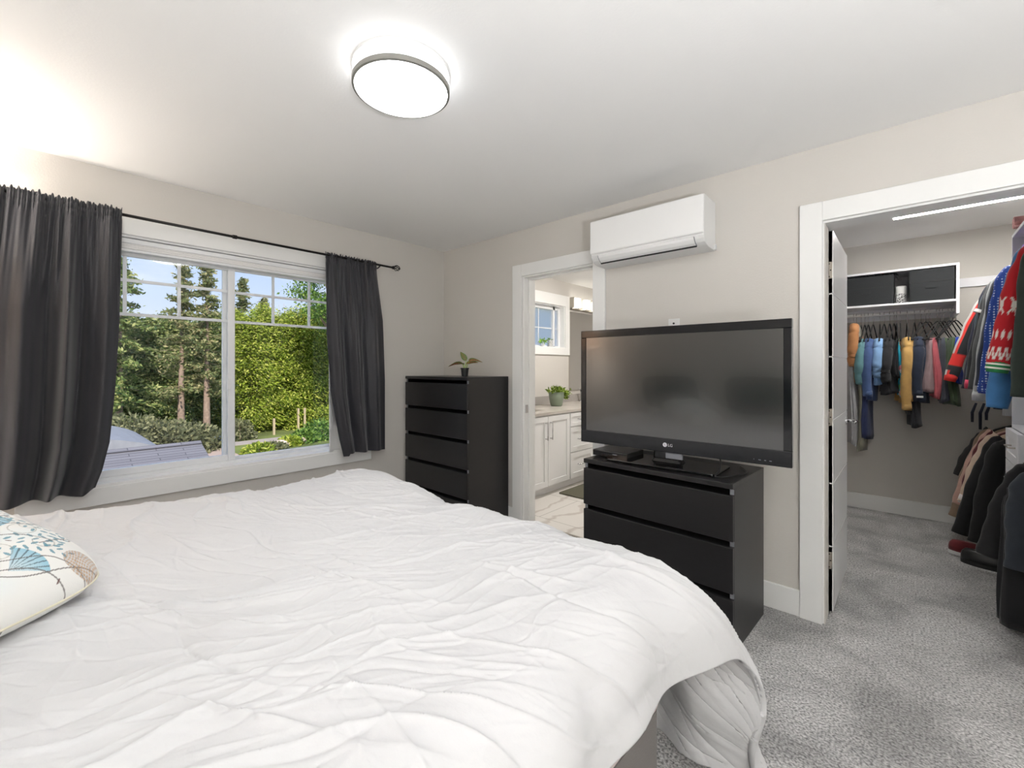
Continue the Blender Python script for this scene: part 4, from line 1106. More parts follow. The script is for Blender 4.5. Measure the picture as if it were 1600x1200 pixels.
GL = 'garments on the lower right closet rod'
lows = [
 ('jacket', 'thin dark garment, farthest on the lower right rod', 'jacket', 4.90, (40, 38, 38), .66, .36, .50, None, None),
 ('coat', 'taupe tan coat on the lower rod, left of the pink cardigan', 'coat', 4.80, (150, 128, 108), .86, .385, .80, None, None),
 ('cardigan', 'dusty pink cardigan on the lower right rod', 'cardigan', 4.70, (204, 164, 150), .82, .372, .68, None, None),
 ('shirt', 'dark red garment mostly hidden between the pink and the cream ones', 'shirt', 4.60, (96, 36, 44), .86, .34, .60, None, None),
 ('lace_top', 'cream lace top with white edge beside the large black coat', 'top', 4.52, (222, 198, 178), .84, .352, .62, None, (236, 228, 226)),
 ('coat', 'large black coat on the lower rod just beyond the drawer tower', 'coat', 4.33, (22, 22, 25), .83, .392, .80, None, None),
 ('coat', 'second black coat tucked close behind the drawer tower', 'coat', 4.12, (20, 20, 22), .86, .33, .78, None, None),
]
for i, (nm, lab, cat, Y, col, L, cx_, cz_, sc_, cc_) in enumerate(lows):
    place(top_garment, Y, .96, lab, nm, lab, cat, (RX, Y, .96), col, L, cx_, cz_, slc=sc_, cuffc=cc_, seed=70+i, group=GL, th=.04, slr=.066, hw=.215)
lows2 = [
 ('coat', 'black coat with a bulky sleeve in front of the drawer tower', 'coat', 3.36, (20, 20, 22), .78, .350, .60, None, None),
 ('jacket', 'black jacket with a grey shoulder panel, nearest on the lower right rod', 'jacket', 3.16, (26, 28, 32), .62, .27, .58, (40, 46, 54), None),
]
for i, (nm, lab, cat, Y, col, L, cx_, cz_, sc_, cc_) in enumerate(lows2):
    place(top_garment, Y, .93, lab, nm, lab, cat, (RX, Y, .93), col, L, cx_, cz_, slc=sc_, cuffc=cc_, seed=90+i, group=GL, th=.045, slr=.07, hw=.225)
put_hanger((RX, 3.26, .929), 0, 'slim black hanger holding the long black trousers near the carpet', 'hangers on the right closet rods')
folded('trousers', 'long black trousers almost touching the carpet, nearest the closet doorway', 'trousers', (RX-.11, 3.26, .93), 0, (20, 20, 23), .89, hw=.20, th=.045, group=GL, seed=99)
# shoes on the carpet under the coats
def shoe(loc, rz, label, cu, cs):
    t = thing('shoe', label, 'shoe', loc, rz, 'shoes under the hanging coats')
    out = lambda s, z: [(x*s, y*(.9+.1*s), z) for x, y in [(.045*math.sin(a)*(1-.15*math.cos(a)), -.13*math.cos(a)) for a in np.linspace(0, 2*PI, 28, endpoint=False)]]
    MB().loft([out(1, 0), out(1.05, .008), out(1.0, .024)]).build('sole', cs, t, smooth=False)
    MB().loft([out(.98, .024), out(.95, .05), [(x*.75, y*.8+.02, .075) for x, y, z in out(1, 0)], [(x*.5, y*.45+.05, .095) for x, y, z in out(1, 0)]]).build('upper', cu, t, smooth=True)
shoe((.335, 4.36, 0), 1.35, 'dark red shoe with a pale sole on the carpet under the black coat', cloth((110, 34, 40)), M['plastic_matte'])
shoe((.385, 4.20, 0), 1.3, 'black shoe on the carpet half under the black coat', M['blackplastic'], M['blackplastic'])
# ------------------------------------------------------------------ bathroom
VY0, VY1 = TB+.012, 5.75; VX = -2.735
va = thing('bathroom_vanity', 'white shaker style vanity cabinet seen through the bathroom doorway', 'cabinet', (-3.05, 4.3, 0))
def vb(n, x0, x1, y0, y1, z0, z1, m=None, par=None, bev=.002):
    return MB().box(x0+3.05, x1+3.05, y0-4.3, y1-4.3, z0, z1).build(n, m or M['vanity'], par or va, bevel=bev)
vb('carcass', XW+.002, VX, VY0, VY1, .09, .822, bev=0); vb('toe_kick', XW+.002, VX-.06, VY0, VY1, 0, .09)
def panel(n, y0, y1, z0, z1, handle=None):
    o = vb(n, VX, VX+.012, y0, y1, z0, z1); f = .055 if z1-z0 > .25 else .04
    q = MB(); a, b = y0-4.3, y1-4.3; x0, x1 = VX+.012+3.05, VX+.02+3.05
    q.box(x0, x1, a, b, z1-f, z1).box(x0, x1, a, b, z0, z0+f).box(x0, x1, a, a+f, z0+f, z1-f).box(x0, x1, b-f, b, z0+f, z1-f)
    q.build('panel_frame', M['vanity'], o, bevel=.001)
    if handle:
        q = MB(); xh = VX+.02+3.05
        if handle[0] == 'v':
            y, za, zb_ = handle[1]-4.3, handle[2], handle[3]
            q.tube([(xh, y, za), (xh+.028, y, za)], .006, 8).tube([(xh, y, zb_), (xh+.028, y, zb_)], .006, 8).tube([(xh+.028, y, za-.012), (xh+.028, y, zb_+.012)], .006, 8)
        else:
            z, ya, yb_ = handle[1], handle[2]-4.3, handle[3]-4.3
            q.tube([(xh, ya, z), (xh+.028, ya, z)], .006, 8).tube([(xh, yb_, z), (xh+.028, yb_, z)], .006, 8).tube([(xh+.028, ya-.012, z), (xh+.028, yb_+.012, z)], .006, 8)
        q.build('handle', M['chrome'], o, smooth=True)
panel('door', 2.90, 3.145, .10, .81)
panel('door', 3.155, 3.535, .10, .81, ('v', 3.50, .585, .745))
panel('door', 3.541, 3.925, .10, .81, ('v', 3.578, .585, .745))
panel('drawer', 3.94, 4.40, .665, .81, ('h', .738, 4.08, 4.26))
panel('drawer', 3.94, 4.40, .385, .655, ('h', .52, 4.08, 4.26))
panel('drawer', 3.94, 4.40, .10, .375, ('h', .24, 4.08, 4.26))
panel('door', 4.41, 4.83, .10, .81, ('v', 4.80, .585, .745)); panel('door', 4.836, 5.26, .10, .81)
ct = thing('vanity_countertop', 'pale stone countertop with low grey backsplash on the vanity', 'countertop', (-3.05, 4.3, .824))
mb = MB(); X0_, X1_ = XW+.001, -2.71
sy0, sy1, sx0, sx1 = 3.22, 3.70, -3.16, -2.86
wh = MB()
for (xa, xb) in ((X0_, sx0), (sx0, sx1), (sx1, X1_)):
    for (ya, yb) in ((VY0, sy0), (sy0, sy1), (sy1, VY1)):
        if (xa, ya) == (sx0, sy0): continue
        wh.box(xa+3.05, xb+3.05, ya-4.3, yb-4.3, 0, .028)
wh.build('slab', M['quartz'], ct)
MB().box(X0_+3.05, X0_+.018+3.05, VY0-4.3, VY1-4.3, .028, .125).build('backsplash', M['splash'], ct, bevel=.001)
mb = MB(); ov = lambda a, b, z: [((sx0+sx1)/2+3.05+a*math.cos(t), (sy0+sy1)/2-4.3+b*math.sin(t), z) for t in np.linspace(0, 2*PI, 32, endpoint=False)]
mb.loft([ov(.16, .25, -.002), ov(.15, .24, -.06), ov(.10, .17, -.11), ov(.02, .02, -.12)], cap=False); mb.build('sink_basin', mat('grey_basin', (176, 172, 168), .2), ct, smooth=True)
bw = thing('window_2', None, None, (XW-.1, 4.425, 1.56)); del bw['label'], bw['category']; bw['kind'] = 'structure'
def wb(n, mb_, m, bev=.002): return mb_.build(n, m, bw, bevel=bev)
y0, y1, z0, z1 = [BW[0]-4.425, BW[1]-4.425, 0, BW[3]-1.56]
mb = MB(); f = .05
mb.box(-.03, .03, y0, y0+f, z0, z1).box(-.03, .03, y1-f, y1, z0, z1).box(-.03, .03, y0+f, y1-f, z0, z0+f*.6).box(-.03, .03, y0+f, y1-f, z1-f, z1)
mb.box(-.02, .03, .16, .20, z0, z1)
wb('window_frame', mb, M['vinyl'])
mb = MB(); mb.box(-.004, .010, y0+f, y1-f, .25, .262).box(-.003, .009, -.12, -.108, z0+.03, z1-f); wb('muntin_grid', mb, M['vinyl'], 0)
wb('pane', MB().box(-.002, .002, y0+f-.01, y1-f+.01, z0+.02, z1-f+.01), M['frost'], 0)
mb = MB(); mb.box(.03, .1, y0-.001, y0+.01, z0, z1).box(.03, .1, y1-.01, y1+.001, z0, z1).box(.03, .1, y0, y1, z1-.01, z1+.001).box(.03, .112, y0, y1, z0-.001, z0+.012); wb('window_sill', mb, M['trim'])
w_ = .09
struct(MB().box(XW, XW+.02, BW[0]-w_, BW[0], BW[2], BW[3]+.14).box(XW, XW+.02, BW[1], BW[1]+w_, BW[2], BW[3]+.14).box(XW, XW+.02, BW[0], BW[1], BW[3], BW[3]+.14).box(XW, XW+.02, BW[0]-w_, BW[1]+w_, BW[2]-w_, BW[2]).build('trim_7', M['trim'], bevel=.003))
mi = thing('vanity_mirror', 'large frameless wall mirror over the vanity, beside the small window', 'mirror', (XW, 5.3, 1.0))
MB().box(.001, .008, -.455, .455, 0.0, 1.06).build('mirror_glass', M['mirror'], mi)
MB().box(.0, .009, -.458, -.455, 0.0, 1.062).box(.0, .009, .455, .458, 0, 1.062).box(0, .009, -.458, .458, -.003, 0).build('edge_trim', M['nickel'], mi)
vl = thing('vanity_light', 'brushed nickel vanity light with glowing square glass shades above the mirror', 'wall light', (XW, 5.30, 2.17))
MB().box(0, .02, -.44, .44, -.08, .075).build('backplate', M['nickel'], vl, bevel=.002)
MB().box(.02, .03, -.44, .44, -.082, -.07).box(.02, .045, -.44, -.432, -.08, .075).build('frame', M['nickel'], vl, bevel=.001)
for k in range(5): MB().box(.018, .088, -.462+k*.23-.002+(.0 if k else .0), -.462+k*.23+.004, -.07, .072).build('divider', M['nickel'], vl)
eg = emit('shade_glow', (255, 250, 240), 4)
for k in range(4):
    y = -.345+k*.23
    o = MB().box(.028, .085, y-.062, y+.062, -.062, .07).build('glass_shade', eg, vl, bevel=.01)
    MB().lathe([(0, -.075), (.028, -.075), (.028, -.0625), (0, -.0625)], (.056, y, 0), 20).build('shade_holder', M['nickel'], o)
bl = thing('ceiling_light', 'round white bathroom ceiling light, added out of view above the vanity aisle to brighten it', 'ceiling light', (-2.2, 4.2, HC))  # unseen light added to brighten the bathroom
MB().lathe([(0, 0), (.15, 0), (.15, -.02), (0, -.02)], n=48).build('base_plate', M['plastic_matte'], bl)
MB().lathe([(.14, -.02), (.135, -.05), (.1, -.065), (0, -.07)], n=48, cap=False).build('diffuser', emit('added_bath_glow', (255, 250, 244), 135), bl, smooth=True)
pp = thing('potted_plant', 'bushy green plant in a sage green tapered pot on the bathroom counter', 'plant', (-3.10, 4.20, .853))
MB().lathe([(0, 0), (.062, 0), (.072, .02), (.086, .09), (.092, .165), (.086, .165), (.08, .15), (0, .148)], n=48).build('pot', M['pot_green'], pp, smooth=True)
def leaflets(n, seed, cen, rad, size, droop=None, zmin=0):
    r = np.random.default_rng(seed); mb = MB()
    for k in range(n):
        d_ = r.normal(size=3); d_ /= np.linalg.norm(d_); d_[2] = abs(d_[2])*.6
        p = np.array(cen)+d_*np.array(rad)*r.uniform(.5, 1.1)
        if droop is not None and r.random() < .25: p = np.array(droop)+r.normal(size=3)*.02
        e1 = d_*.6+r.normal(size=3)*.5; e1 /= np.linalg.norm(e1); e2 = np.cross(e1, r.normal(size=3)); e2 /= np.linalg.norm(e2); nn = np.cross(e1, e2)
        L = size*r.uniform(.7, 1.3); W = L*.42
        v_ = [p, p+e1*L*.45+e2*W*.5-nn*.1*L, p+e1*L, p+e1*L*.45-e2*W*.5-nn*.1*L, p+e1*L*.45]
        mb.add(v_, [(0, 1, 4), (1, 2, 4), (2, 3, 4), (3, 0, 4)])
    return mb
def leafvar(c1, c2, c3, nm): return foliage_mat(nm, c1, c2, c3)
M['succ'] = leafvar((70, 92, 36), (126, 152, 60), (176, 196, 96), 'succulent_leaf')
leaflets(330, 3, (0, 0, .165), (.105, .105, .075), .042, (.05, .13, .13)).build('foliage', M['succ'], pp)
MB().tube(bez([(0, 0, .15), (.03, .09, .18), (.05, .15, .14), (.06, .2, .12)], 6), .003, 6).tube([(0, 0, .14), (0, -.05, .2)], .003, 6).build('stem', M['leaf2'], pp, smooth=True)
sp = thing('potted_plant', 'little bright green plant on the bathroom window sill', 'plant', (XW-.035, 4.33, 1.573))
MB().lathe([(0, 0), (.02, 0), (.026, .035), (0, .035)], n=20).build('pot', M['frost'] and M['plastic_matte'], sp)
leaflets(60, 9, (0, 0, .05), (.035, .05, .05), .035).build('foliage', M['leaf2'], sp)
MB().tube(bez([(0, 0, .03), (.0, -.03, .09), (0, -.06, .11)], 5), .0015, 5).build('stem', M['leaf2'], sp)
cup = thing('patterned_cup', 'small grey speckled cup with a sprig on the bathroom window sill', 'cup', (XW-.035, 4.475, 1.573))
MB().lathe([(0, 0), (.03, 0), (.034, .085), (.031, .085), (.028, .01), (0, .008)], n=28).build('body', mat('speckled_ceramic', (190, 190, 188), .5, var=.5, vscale=70), cup)
leaflets(22, 12, (0, 0, .085), (.025, .03, .03), .025).build('sprig', M['leaf'], cup)
fa = thing('faucet', 'chrome faucet at the back of the vanity countertop', 'faucet', (XW+.09, 5.0, .853))
MB().lathe([(0, 0), (.024, 0), (.022, .01), (.014, .015), (.013, .13), (0, .132)], n=20).build('body', M['chrome'], fa, smooth=False)
MB().tube([(0, 0, .125), (.05, 0, .150), (.11, 0, .135)], [.011, .01, .009], 12).build('spout', M['chrome'], fa, smooth=True)
MB().tube([(0, 0, .135), (0, -.02, .165), (-.01, -.05, .17)], [.009, .008, .006], 10).build('handle', M['chrome'], fa, smooth=True)
fa2 = dup(fa, (XW+.09, 3.46, .853), 0, 'chrome faucet behind the nearer basin of the vanity')
o = MB().prism([(x-2.43, y+4.08) for x, y in rrect(.26, .40, .02)], 'z', .001, .012).build('bath_mat', M['mat_green']); tag(o, 'olive grey bath mat on the marble floor by the vanity', 'mat')

# ------------------------------------------------------------------ behind the camera: bedside lamp read from the TV reflection, plus an added unseen uplighter
lp = thing('off_frame_floor_lamp', 'slim floor lamp with a warm glowing shade in the corner by the bed head', 'lamp', (-3.06, -.56, 0))
MB().lathe([(0, 0), (.13, 0), (.13, .015), (.015, .025), (0, .025)], n=36).build('base', M['nickel'], lp)
MB().tube([(0, 0, .025), (0, 0, 1.66)], .010, 12).build('pole', M['nickel'], lp)
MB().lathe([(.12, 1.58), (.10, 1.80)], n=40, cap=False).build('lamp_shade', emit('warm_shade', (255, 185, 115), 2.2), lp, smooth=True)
MB().lathe([(0, 1.785), (.098, 1.785)], n=40, cap=False).build('added_uplight_disc', emit('added_lamp_uplight', (255, 246, 236), 200), lp)  # strong disc added inside the shade to brighten the left wall and ceiling
tl_ = thing('off_frame_floor_lamp', 'short black uplighter with an open bowl, added unseen beside the bed head to brighten the room', 'lamp', (1.15, -.35, 0))  # uplighter added off frame to bounce light from the ceiling
MB().lathe([(0, 0), (.14, 0), (.14, .02), (.02, .03), (0, .03)], n=40).build('base', M['blackplastic'], tl_)
MB().tube([(0, 0, .03), (0, 0, .80)], .012, 12).build('pole', M['blackplastic'], tl_)
MB().lathe([(.02, .80), (.12, .84), (.17, .89), (.165, .89), (.11, .85), (.0, .815)], n=40, cap=False).build('bowl', M['blackplastic'], tl_, smooth=True)
MB().lathe([(0, .862), (.13, .862)], n=40, cap=False).build('diffuser', emit('added_uplight_glow', (250, 252, 255), 720), tl_)
# ------------------------------------------------------------------ outside
GZ = -3.0
def ext(o, l, c, kind=None, group=None): return tag(o, l, c, group, kind)
o = MB().box(-140, XW-.3, -80, 120, GZ-.2, GZ).build('lawn', M['grass']); struct(o)
struct(MB().box(-28.7, -27.4, -20, 60, GZ, GZ+.02).build('path', M['path']))
struct(MB().box(-27.2, -14.5, 2.0, 6.9, GZ, GZ+.025).build('driveway', M['drive']))
# own lower roof below the window
rf = thing('garage_roof', 'grey shingled garage roof below the left half of the window', 'roof', (-12, 0, -3))
yA, yB = -9.0, 2.62
zr = 2.61   # local ridge height
def slab(pts, th): 
    mb = MB(); P_ = [np.array(p, float) for p in pts]
    n = np.cross(P_[1]-P_[0], P_[3]-P_[0]); n /= np.linalg.norm(n); n = n if n[2] > 0 else -n
    mb.loft([P_, [p-n*th for p in P_]]); return mb
slab([(0, yA, zr), (0, yB, zr), (3.6, yB, zr-1.19), (3.6, yA, zr-1.19)], .08).build('roof_slope', M['shingle'], rf)
slab([(0, yA, zr), (-3.6, yA, zr-1.19), (-3.6, yB, zr-1.19), (0, yB, zr)], .08).build('roof_slope', M['shingle'], rf)
MB().prism([(-.13, zr-.02), (0, zr+.03), (.13, zr-.02), (0, zr-.01)], 'y', yA, yB).build('ridge_cap', M['shingle'], rf)
MB().box(-3.3, 3.3, yA+.2, yB-.3, 0, zr-1.15).prism([(-3.3, zr-1.15), (3.3, zr-1.15), (0, zr-.12)], 'y', yA+.2, yB-.3).build('wall', M['siding'], rf)
MB().box(-3.6, 3.6, 0, 0.001, 0, 0.001)
r2 = thing('neighbouring_roof', 'pale grey roof rising behind the garage ridge at far left', 'roof', (-18.5, -.2, -3))
mb = MB(); pr = []
for t in np.linspace(0, PI, 22): pr.append((3.1*math.cos(t), 1.15*math.sin(t)**.8+1.35))
mb.prism([(a, b) for a, b in pr], 'x', -2.5, 2.5); mb.build('roof_shell', mat('pale_roof', (146, 147, 152), .85, var=.08, vscale=6), r2)
MB().box(-2.3, 2.3, -2.9, 2.9, 0, 1.36).build('wall', M['siding'], r2)

def sprays(P_, D, size, r, asp=.36):
    """small leaf-spray quads at points P_ along directions D"""
    n = len(P_); N_ = r.normal(size=(n, 3)); E1 = D/np.linalg.norm(D, axis=1, keepdims=True)
    E2 = np.cross(E1, N_); E2 /= np.linalg.norm(E2, axis=1, keepdims=True)
    L = size*r.uniform(.6, 1.4, (n, 1)); W = L*asp
    v = np.stack([P_-E1*L*.5, P_+E2*W*.5, P_+E1*L*.5, P_-E2*W*.5], 1).reshape(-1, 3)
    i = np.arange(n)[:, None]*4+np.array([0, 1, 2, 3])[None, :]
    return v, i
def raw_obj(name, v, f, m, parent):
    me = bpy.data.meshes.new(name); nf = len(f); k = f.shape[1]
    me.vertices.add(len(v)); me.vertices.foreach_set('co', v.astype(np.float32).ravel())
    me.loops.add(nf*k); me.loops.foreach_set('vertex_index', f.astype(np.int32).ravel())
    me.polygons.add(nf); me.polygons.foreach_set('loop_start', (np.arange(nf)*k).astype(np.int32))
    me.update(calc_edges=True); me.validate(); me.materials.append(m)
    o = bpy.data.objects.new(name, me); C.objects.link(o); o.parent = parent; return o
def trunk(root, h, r0, r=None, name='trunk'):
    pts = [(0, 0, 0), (.06*r0, 0, h*.3), (-.05, .04, h*.6), (0, 0, h)]
    MB().tube(bez(pts, 6), list(np.linspace(r0, r0*.15, 18)), 10, cap=True).build(name, M['bark'], root, smooth=True)
def cedar(label, loc, H, R, seed, m, n=7000, size=.22, group='hedge cedars beyond the path', base=.0):
    r = np.random.default_rng(seed); t = thing('cedar_tree', label, 'tree', loc, r.uniform(0, 6), group)
    trunk(t, H*.9, .16)
    nc = 130; cz = r.random(nc)**.85; ca = r.uniform(0, 2*PI, nc)
    prof = lambda q: (1-q)**.62*(.55+.45*np.clip(q*6+.5, 0, 1))
    cr = R*prof(cz)*r.uniform(.72, 1.08, nc)
    cc = np.stack([cr*np.cos(ca), cr*np.sin(ca), base+(H-base)*cz], 1)
    k = r.integers(0, nc, n); off = r.normal(size=(n, 3))*np.array([.22, .22, .26])*(R/1.6)
    P_ = cc[k]+off
    rad = np.stack([np.cos(ca[k]), np.sin(ca[k]), np.zeros(n)], 1)
    D = rad+np.array([0, 0, -.55])+r.normal(size=(n, 3))*.45
    P_[:, 2] = np.clip(P_[:, 2], .05, None)
    v, f = sprays(P_, D, size, r); raw_obj('foliage', v, f, m, t); return t
def fir(label, loc, H, R, seed, m, z0=.25, sparse=1., droop=.25, size=.3, n_per=46, group=None, nm='fir_tree', irregular=.35, trunk_r=.2):
    r = np.random.default_rng(seed); t = thing(nm, label, 'tree', loc, 0, group)
    trunk(t, H*.98, trunk_r)
    Ps, Ds = [], []; bm_ = MB()
    nb = int(70*sparse)
    for k in range(nb):
        q = z0+(1-z0)*(k+r.random())/nb; z = H*q
        L = R*(1-q)**.75*(1-irregular*r.random())*(.6+.4*min(1, (q-z0)*6+.3)); a = r.uniform(0, 2*PI)
        e = np.array([math.cos(a), math.sin(a), .15-droop*r.random()])
        s = r.random(n_per)**.7
        P_ = np.array([0, 0, z])+e[None, :]*(L*s)[:, None]; P_[:, 2] -= droop*.6*L*s**2
        P_ += r.normal(size=P_.shape)*(.07+.16*(s*.6)[:, None])*np.array([1, 1, .45])
        Ps.append(P_); Ds.append(e[None, :]+r.normal(size=(n_per, 3))*.7+np.array([0, 0, -.15]))
        if k % 2 == 0: bm_.tube([(0, 0, z), tuple(np.array([0, 0, z])+e*L*.8-np.array([0, 0, droop*.4*L]))], [.03, .008], 5)
    P_ = np.concatenate(Ps); D = np.concatenate(Ds)
    v, f = sprays(P_, D, size, r, .42); raw_obj('foliage', v, f, m, t)
    bm_.build('branches', M['bark'], t); return t
def at(px, X):          # a place along the sight line through image column px at depth X
    u = (px-800)/683.08; c_, s_ = math.cos(.7368184), math.sin(.7368184)
    return (X, X*(c_+u*s_)/(-s_+u*c_), GZ)
def topz(px, py, X):
    u = (px-800)/683.08; d_ = X/(-math.sin(.7368184)+u*math.cos(.7368184)); return 1.3091+(574.04-py)/683.08*d_
HP = [(140, 470, -36, 'd'), (172, 505, -35, 'd'), (203, 500, -34.5, 'd'), (236, 508, -34, 'd'), (268, 502, -34.6, 'd'), (300, 512, -34, 'd'), (334, 500, -34.4, 'd'),
      (366, 496, -34.0, 'y'), (388, 500, -33.2, 'y'), (412, 488, -34.0, 'y'), (436, 502, -33.4, 'y'), (458, 492, -33.8, 'y'), (482, 490, -33.2, 'y'), (508, 486, -33.6, 'y'), (540, 480, -33.4, 'y'), (575, 470, -33.6, 'y')]
word = {'d': 'dark green cedar of the tree wall', 'y': 'sunlit yellow green cedar of the tree wall'}
pro = {}
for i, (px, py, X, k) in enumerate(HP):
    l = at(px, X); H_ = topz(px, py, X)-GZ
    pos = ['standing farthest left', 'second from the left', 'third from the left', 'at the middle of the left pane', 'behind the two bare pine trunks', 'between the two pine trunks', 'just left of the window mullion',
           'just right of the window mullion', 'second right of the mullion', 'third right of the mullion', 'below the bare branches', 'above the fence posts', 'near the right end of the glass', 'partly veiled by the curtain edge', 'hidden behind the right curtain', 'farthest right']
    key = (k, i % 3)
    if key not in pro:
        pro[key] = (cedar(word[k]+', '+pos[i], l, 10., 2.1, 100+i, M['fol_dark'] if k == 'd' else M['fol_yell'], n=26000, size=.23), 10.)
        o = pro[key][0]
    else:
        o = dup(pro[key][0], l, random.uniform(0, 6), word[k]+', '+pos[i])
    s = H_/10.; o.scale = (1.05, 1.05, s)
# taller trees rising above the wall
fir('dark layered fir with tiered drooping boughs at the left edge of the glass', at(186, -30), topz(186, 405, -30)-GZ, 3.4, 7, M['fol_dark'], .12, 1.3, .3, .24, 130, 'tall conifers', 'fir_tree')
fir('thin ragged pine with a bare lower trunk, left of the two behind the left pane', at(283, -29), topz(272, 402, -29)-GZ, 2.5, 9, M['fol_pine'], .26, 1., .25, .2, 85, 'tall conifers', 'pine_tree', .6, .2)
fir('thin pine with a bare lower trunk, right of the two behind the left pane', at(323, -28.5), topz(322, 404, -28.5)-GZ, 2.1, 12, M['fol_pine'], .27, 1.15, .25, .2, 85, 'tall conifers', 'pine_tree', .45, .2)
fir('slender conifer tip just right of the window mullion', at(379, -36), topz(379, 436, -36)-GZ, 2.4, 15, M['fol_pine'], .3, 1., .2, .3, 40, 'tall conifers', 'fir_tree', .5)
fir('small pale conifer tip in the middle of the right pane', at(412, -38), topz(412, 466, -38)-GZ, 2.2, 18, M['fol_pine'], .4, .8, .2, .3, 36, 'tall conifers', 'fir_tree', .5)
# broadleaf crown at upper right
def broad(label, loc, H, R, seed):
    r = np.random.default_rng(seed); t = thing('leafy_tree', label, 'tree', loc); trunk(t, H*.8, .3)
    nc = 90; d_ = r.normal(size=(nc, 3)); d_ /= np.linalg.norm(d_, axis=1, keepdims=True)
    cc = np.array([0, 0, H*.74])+d_*r.uniform(.5, 1.05, (nc, 1))*np.array([R, R, H*.27])
    n = 15000; k = r.integers(0, nc, n); P_ = cc[k]+r.normal(size=(n, 3))*np.array([.5, .5, .22])
    v, f = sprays(P_, r.normal(size=(n, 3))+np.array([0, 0, -.3]), .17, r, .6); raw_obj('foliage', v, f, M['fol_broad'], t)
    b = MB()
    for c_ in cc[::3]: b.tube([(0, 0, H*.35), tuple(c_*.6+np.array([0, 0, H*.15])), tuple(c_)], [.09, .05, .015], 5)
    b.build('branches', M['bark'], t)
broad('big leafy tree filling the upper right of the right pane', at(545, -27), 13.2, 3.0, 33)
tw_ = thing('bare_tree', 'leafless pinkish tree showing above the cedars in the right pane', 'tree', at(446, -38))
r = np.random.default_rng(2); b = MB(); H_ = topz(446, 468, -38)-GZ
b.tube([(0, 0, 0), (0, 0, H_*.6)], [.15, .08], 6)
for k in range(34):
    a = r.uniform(0, 2*PI); z = H_*r.uniform(.45, .7); L = r.uniform(1.2, 3.4)
    b.tube([(0, 0, z), (math.cos(a)*L*.3, math.sin(a)*L*.3, z+L*.6), (math.cos(a)*L*.42, math.sin(a)*L*.42, min(H_, z+L))], [.04, .025, .01], 4)
b.build('branches', M['twig'], tw_)
# shrubs in front of the left tree wall
def shrub(label, loc, R, H, seed, m, n=1500, group=None):
    r = np.random.default_rng(seed); t = thing('shrub', label, 'shrub', loc, 0, group)
    d_ = r.normal(size=(n, 3)); d_ /= np.linalg.norm(d_, axis=1, keepdims=True); d_[:, 2] = np.abs(d_[:, 2])
    P_ = d_*r.uniform(.6, 1.05, (n, 1))*np.array([R, R, H]); v, f = sprays(P_, d_+r.normal(size=(n, 3))*.6, .22, r, .5)
    raw_obj('foliage', v, f, m, t); MB().tube([(0, 0, 0), (0, 0, H*.7)], .03, 5).build('stem', M['bark'], t)
    return t
for i, (px, X, R_, H_) in enumerate(((205, -27, 2.0, 2.1), (240, -26.5, 2.0, 1.9), (270, -27, 1.8, 1.7), (304, -27.5, 1.5, 1.4), (180, -26.5, 2., 2.2))):
    shrub('olive grey shrub behind the garage roof ridge, '+['left of centre', 'at the centre', 'left of the first pine trunk', 'between the two pine trunks', 'beside the dark fir'][i], at(px, X), R_, H_, 60+i, M['fol_shrub'], 1700, 'shrubs behind the garage roof')
for i, (px, X, R_, H_, m) in enumerate(((375, -29.6, .9, 1.2, 'fol_shrub'), (478, -25.8, .9, .8, 'fol_broad'), (498, -26.2, 1.1, 1.2, 'fol_broad'), (452, -25.4, .7, .5, 'fol_yell'), (405, -24.2, .8, .5, 'fol_yell'), (425, -24.4, .8, .45, 'fol_shrub'))):
    shrub(['pale shrub on the bank right of the mullion', 'low green shrub beside the path', 'round green shrub near the curtain edge', 'small yellow green shrub by the path', 'short ornamental grass clump nearest the window sill', 'short dry shrub nearest the window sill'][i], at(px, X), R_, H_, 80+i, M[m], 700, 'low planting by the path')
for i, (px, h) in enumerate(((428, 1.05), (466, 1.5), (476, 1.5), (368, .9))):
    p = at(px, -30.0 if i == 0 else -31)
    o = MB().box(-.06, .06, -.06, .06, 0, h).build('fence_post', M['post']); o.location = p
    tag(o, ['short wooden post on the grass verge, middle of the right pane', 'tall pale fence post below the cedars, left of the pair', 'tall pale fence post below the cedars, right of the pair', 'low wooden post just right of the mullion'][i], 'post', 'posts along the verge')
car = thing('garden_cart', 'small pale blue garden cart on the verge just left of the mullion', 'cart', at(331, -27.6), PI/2)
MB().prism([(-.62, .28), (-.70, .55), (.62, .62), (.52, .28)], 'y', -.3, .3).build('tray', M['carblue'], car, bevel=.02)
MB().tube([(-.65, 0, .5), (-1.1, 0, .75), (-1.1, 0, .9)], .03, 8).build('handle', M['carblue'], car)
for a in (-.4, .4):
    q = MB().lathe([(0, 0), (.18, 0), (.18, .06), (0, .06)], n=20).build('wheel', M['blackplastic'], car); q.rotation_euler = (-PI/2, 0, 0); q.location = (a, -.36, .18)
for i, (px, X, s_) in enumerate(((463, -25.9, .55), (438, -25.2, .5), (447, -25.3, .35))):
    r = np.random.default_rng(i); th = np.linspace(0, 2*PI, 12, endpoint=False)
    q = MB().loft([[(s_*k*math.cos(t)*r.uniform(.85, 1.1), s_*k*math.sin(t)*r.uniform(.85, 1.1), z*s_) for t in th] for k, z in ((.9, 0), (1, .3), (.7, .62), (.25, .75))]).build('boulder', mat('pink_granite', (222, 200, 184), .9, bump=.6, bscale=6, bdist=.05), smooth=False)
    q.location = at(px, X); tag(q, ['large pale boulder beside the path', 'pale boulder in the planting nearer the mullion', 'smallest pale boulder by the path'][i], 'boulder', 'boulders by the path')
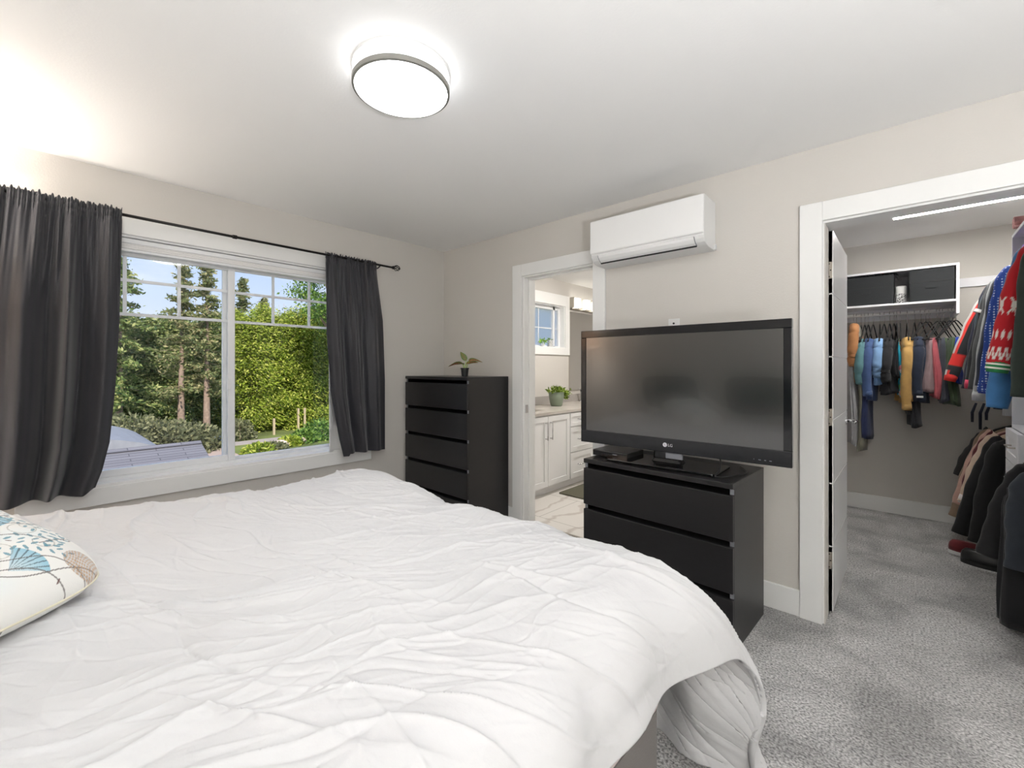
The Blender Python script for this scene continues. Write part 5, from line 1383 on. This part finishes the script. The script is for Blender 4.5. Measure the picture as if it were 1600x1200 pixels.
# ------------------------------------------------------------------ light, sky, camera
cam = bpy.data.cameras.new('camera'); co = bpy.data.objects.new('camera', cam); C.objects.link(co)
cam.sensor_width = 36.; cam.lens = 683.08/1600*36; cam.shift_y = -(600-574.04)/1600
co.location = (0, 0, 1.3091); co.rotation_euler = (PI/2, 0, math.radians(42.2166))
cam.clip_start = .02; cam.clip_end = 500
bpy.context.scene.camera = co
sc = bpy.context.scene
sc.view_settings.view_transform = 'Standard'; sc.view_settings.look = 'None'; sc.view_settings.gamma = 1.; sc.view_settings.exposure = .13
sc.view_settings.use_curve_mapping = False

w = bpy.data.worlds.new('sky'); sc.world = w; w.use_nodes = True
nt = w.node_tree; bg = nt.nodes['Background']
tc = nt.nodes.new('ShaderNodeTexCoord'); sx = nt.nodes.new('ShaderNodeSeparateXYZ')
nt.links.new(tc.outputs['Generated'], sx.inputs['Vector'])
rp = nt.nodes.new('ShaderNodeValToRGB'); e = rp.color_ramp.elements
e[0].position = 0.; e[0].color = (*lin((232, 238, 252)), 1); e[1].position = .32; e[1].color = (*lin((160, 196, 246)), 1)
k = e.new(.13); k.color = (*lin((206, 224, 252)), 1)
k = e.new(1.); k.color = (*lin((120, 165, 235)), 1)
nt.links.new(sx.outputs['Z'], rp.inputs['Fac'])
mp = nt.nodes.new('ShaderNodeMapping'); mp.inputs['Scale'].default_value = (1.6, 1.6, 6)
nt.links.new(tc.outputs['Generated'], mp.inputs['Vector'])
nz = nt.nodes.new('ShaderNodeTexNoise'); nz.inputs['Scale'].default_value = 3.2; nz.inputs['Detail'].default_value = 6; nz.inputs['Distortion'].default_value = .4
nt.links.new(mp.outputs['Vector'], nz.inputs['Vector'])
r2 = nt.nodes.new('ShaderNodeMapRange'); r2.inputs['From Min'].default_value = .5; r2.inputs['From Max'].default_value = .72; r2.inputs['To Max'].default_value = .75
nt.links.new(nz.outputs['Fac'], r2.inputs['Value'])
mx = nt.nodes.new('ShaderNodeMix'); mx.data_type = 'RGBA'; mx.inputs['B'].default_value = (.93, .95, 1., 1)
nt.links.new(r2.outputs['Result'], mx.inputs['Factor']); nt.links.new(rp.outputs['Color'], mx.inputs['A'])
nt.links.new(mx.outputs['Result'], bg.inputs['Color']); bg.inputs['Strength'].default_value = 1.
def sun(name, en, rot, col, ang):
    l = bpy.data.lights.new(name, 'SUN'); l.energy = en; l.color = col; l.angle = ang
    o = bpy.data.objects.new(name, l); C.objects.link(o); o.rotation_euler = rot; return o
d = Vector((-.70, .28, -.62)); o = sun('sun', 5.0, (0, 0, 0), (1, .95, .86), .02); o.rotation_euler = d.to_track_quat('-Z', 'Y').to_euler()
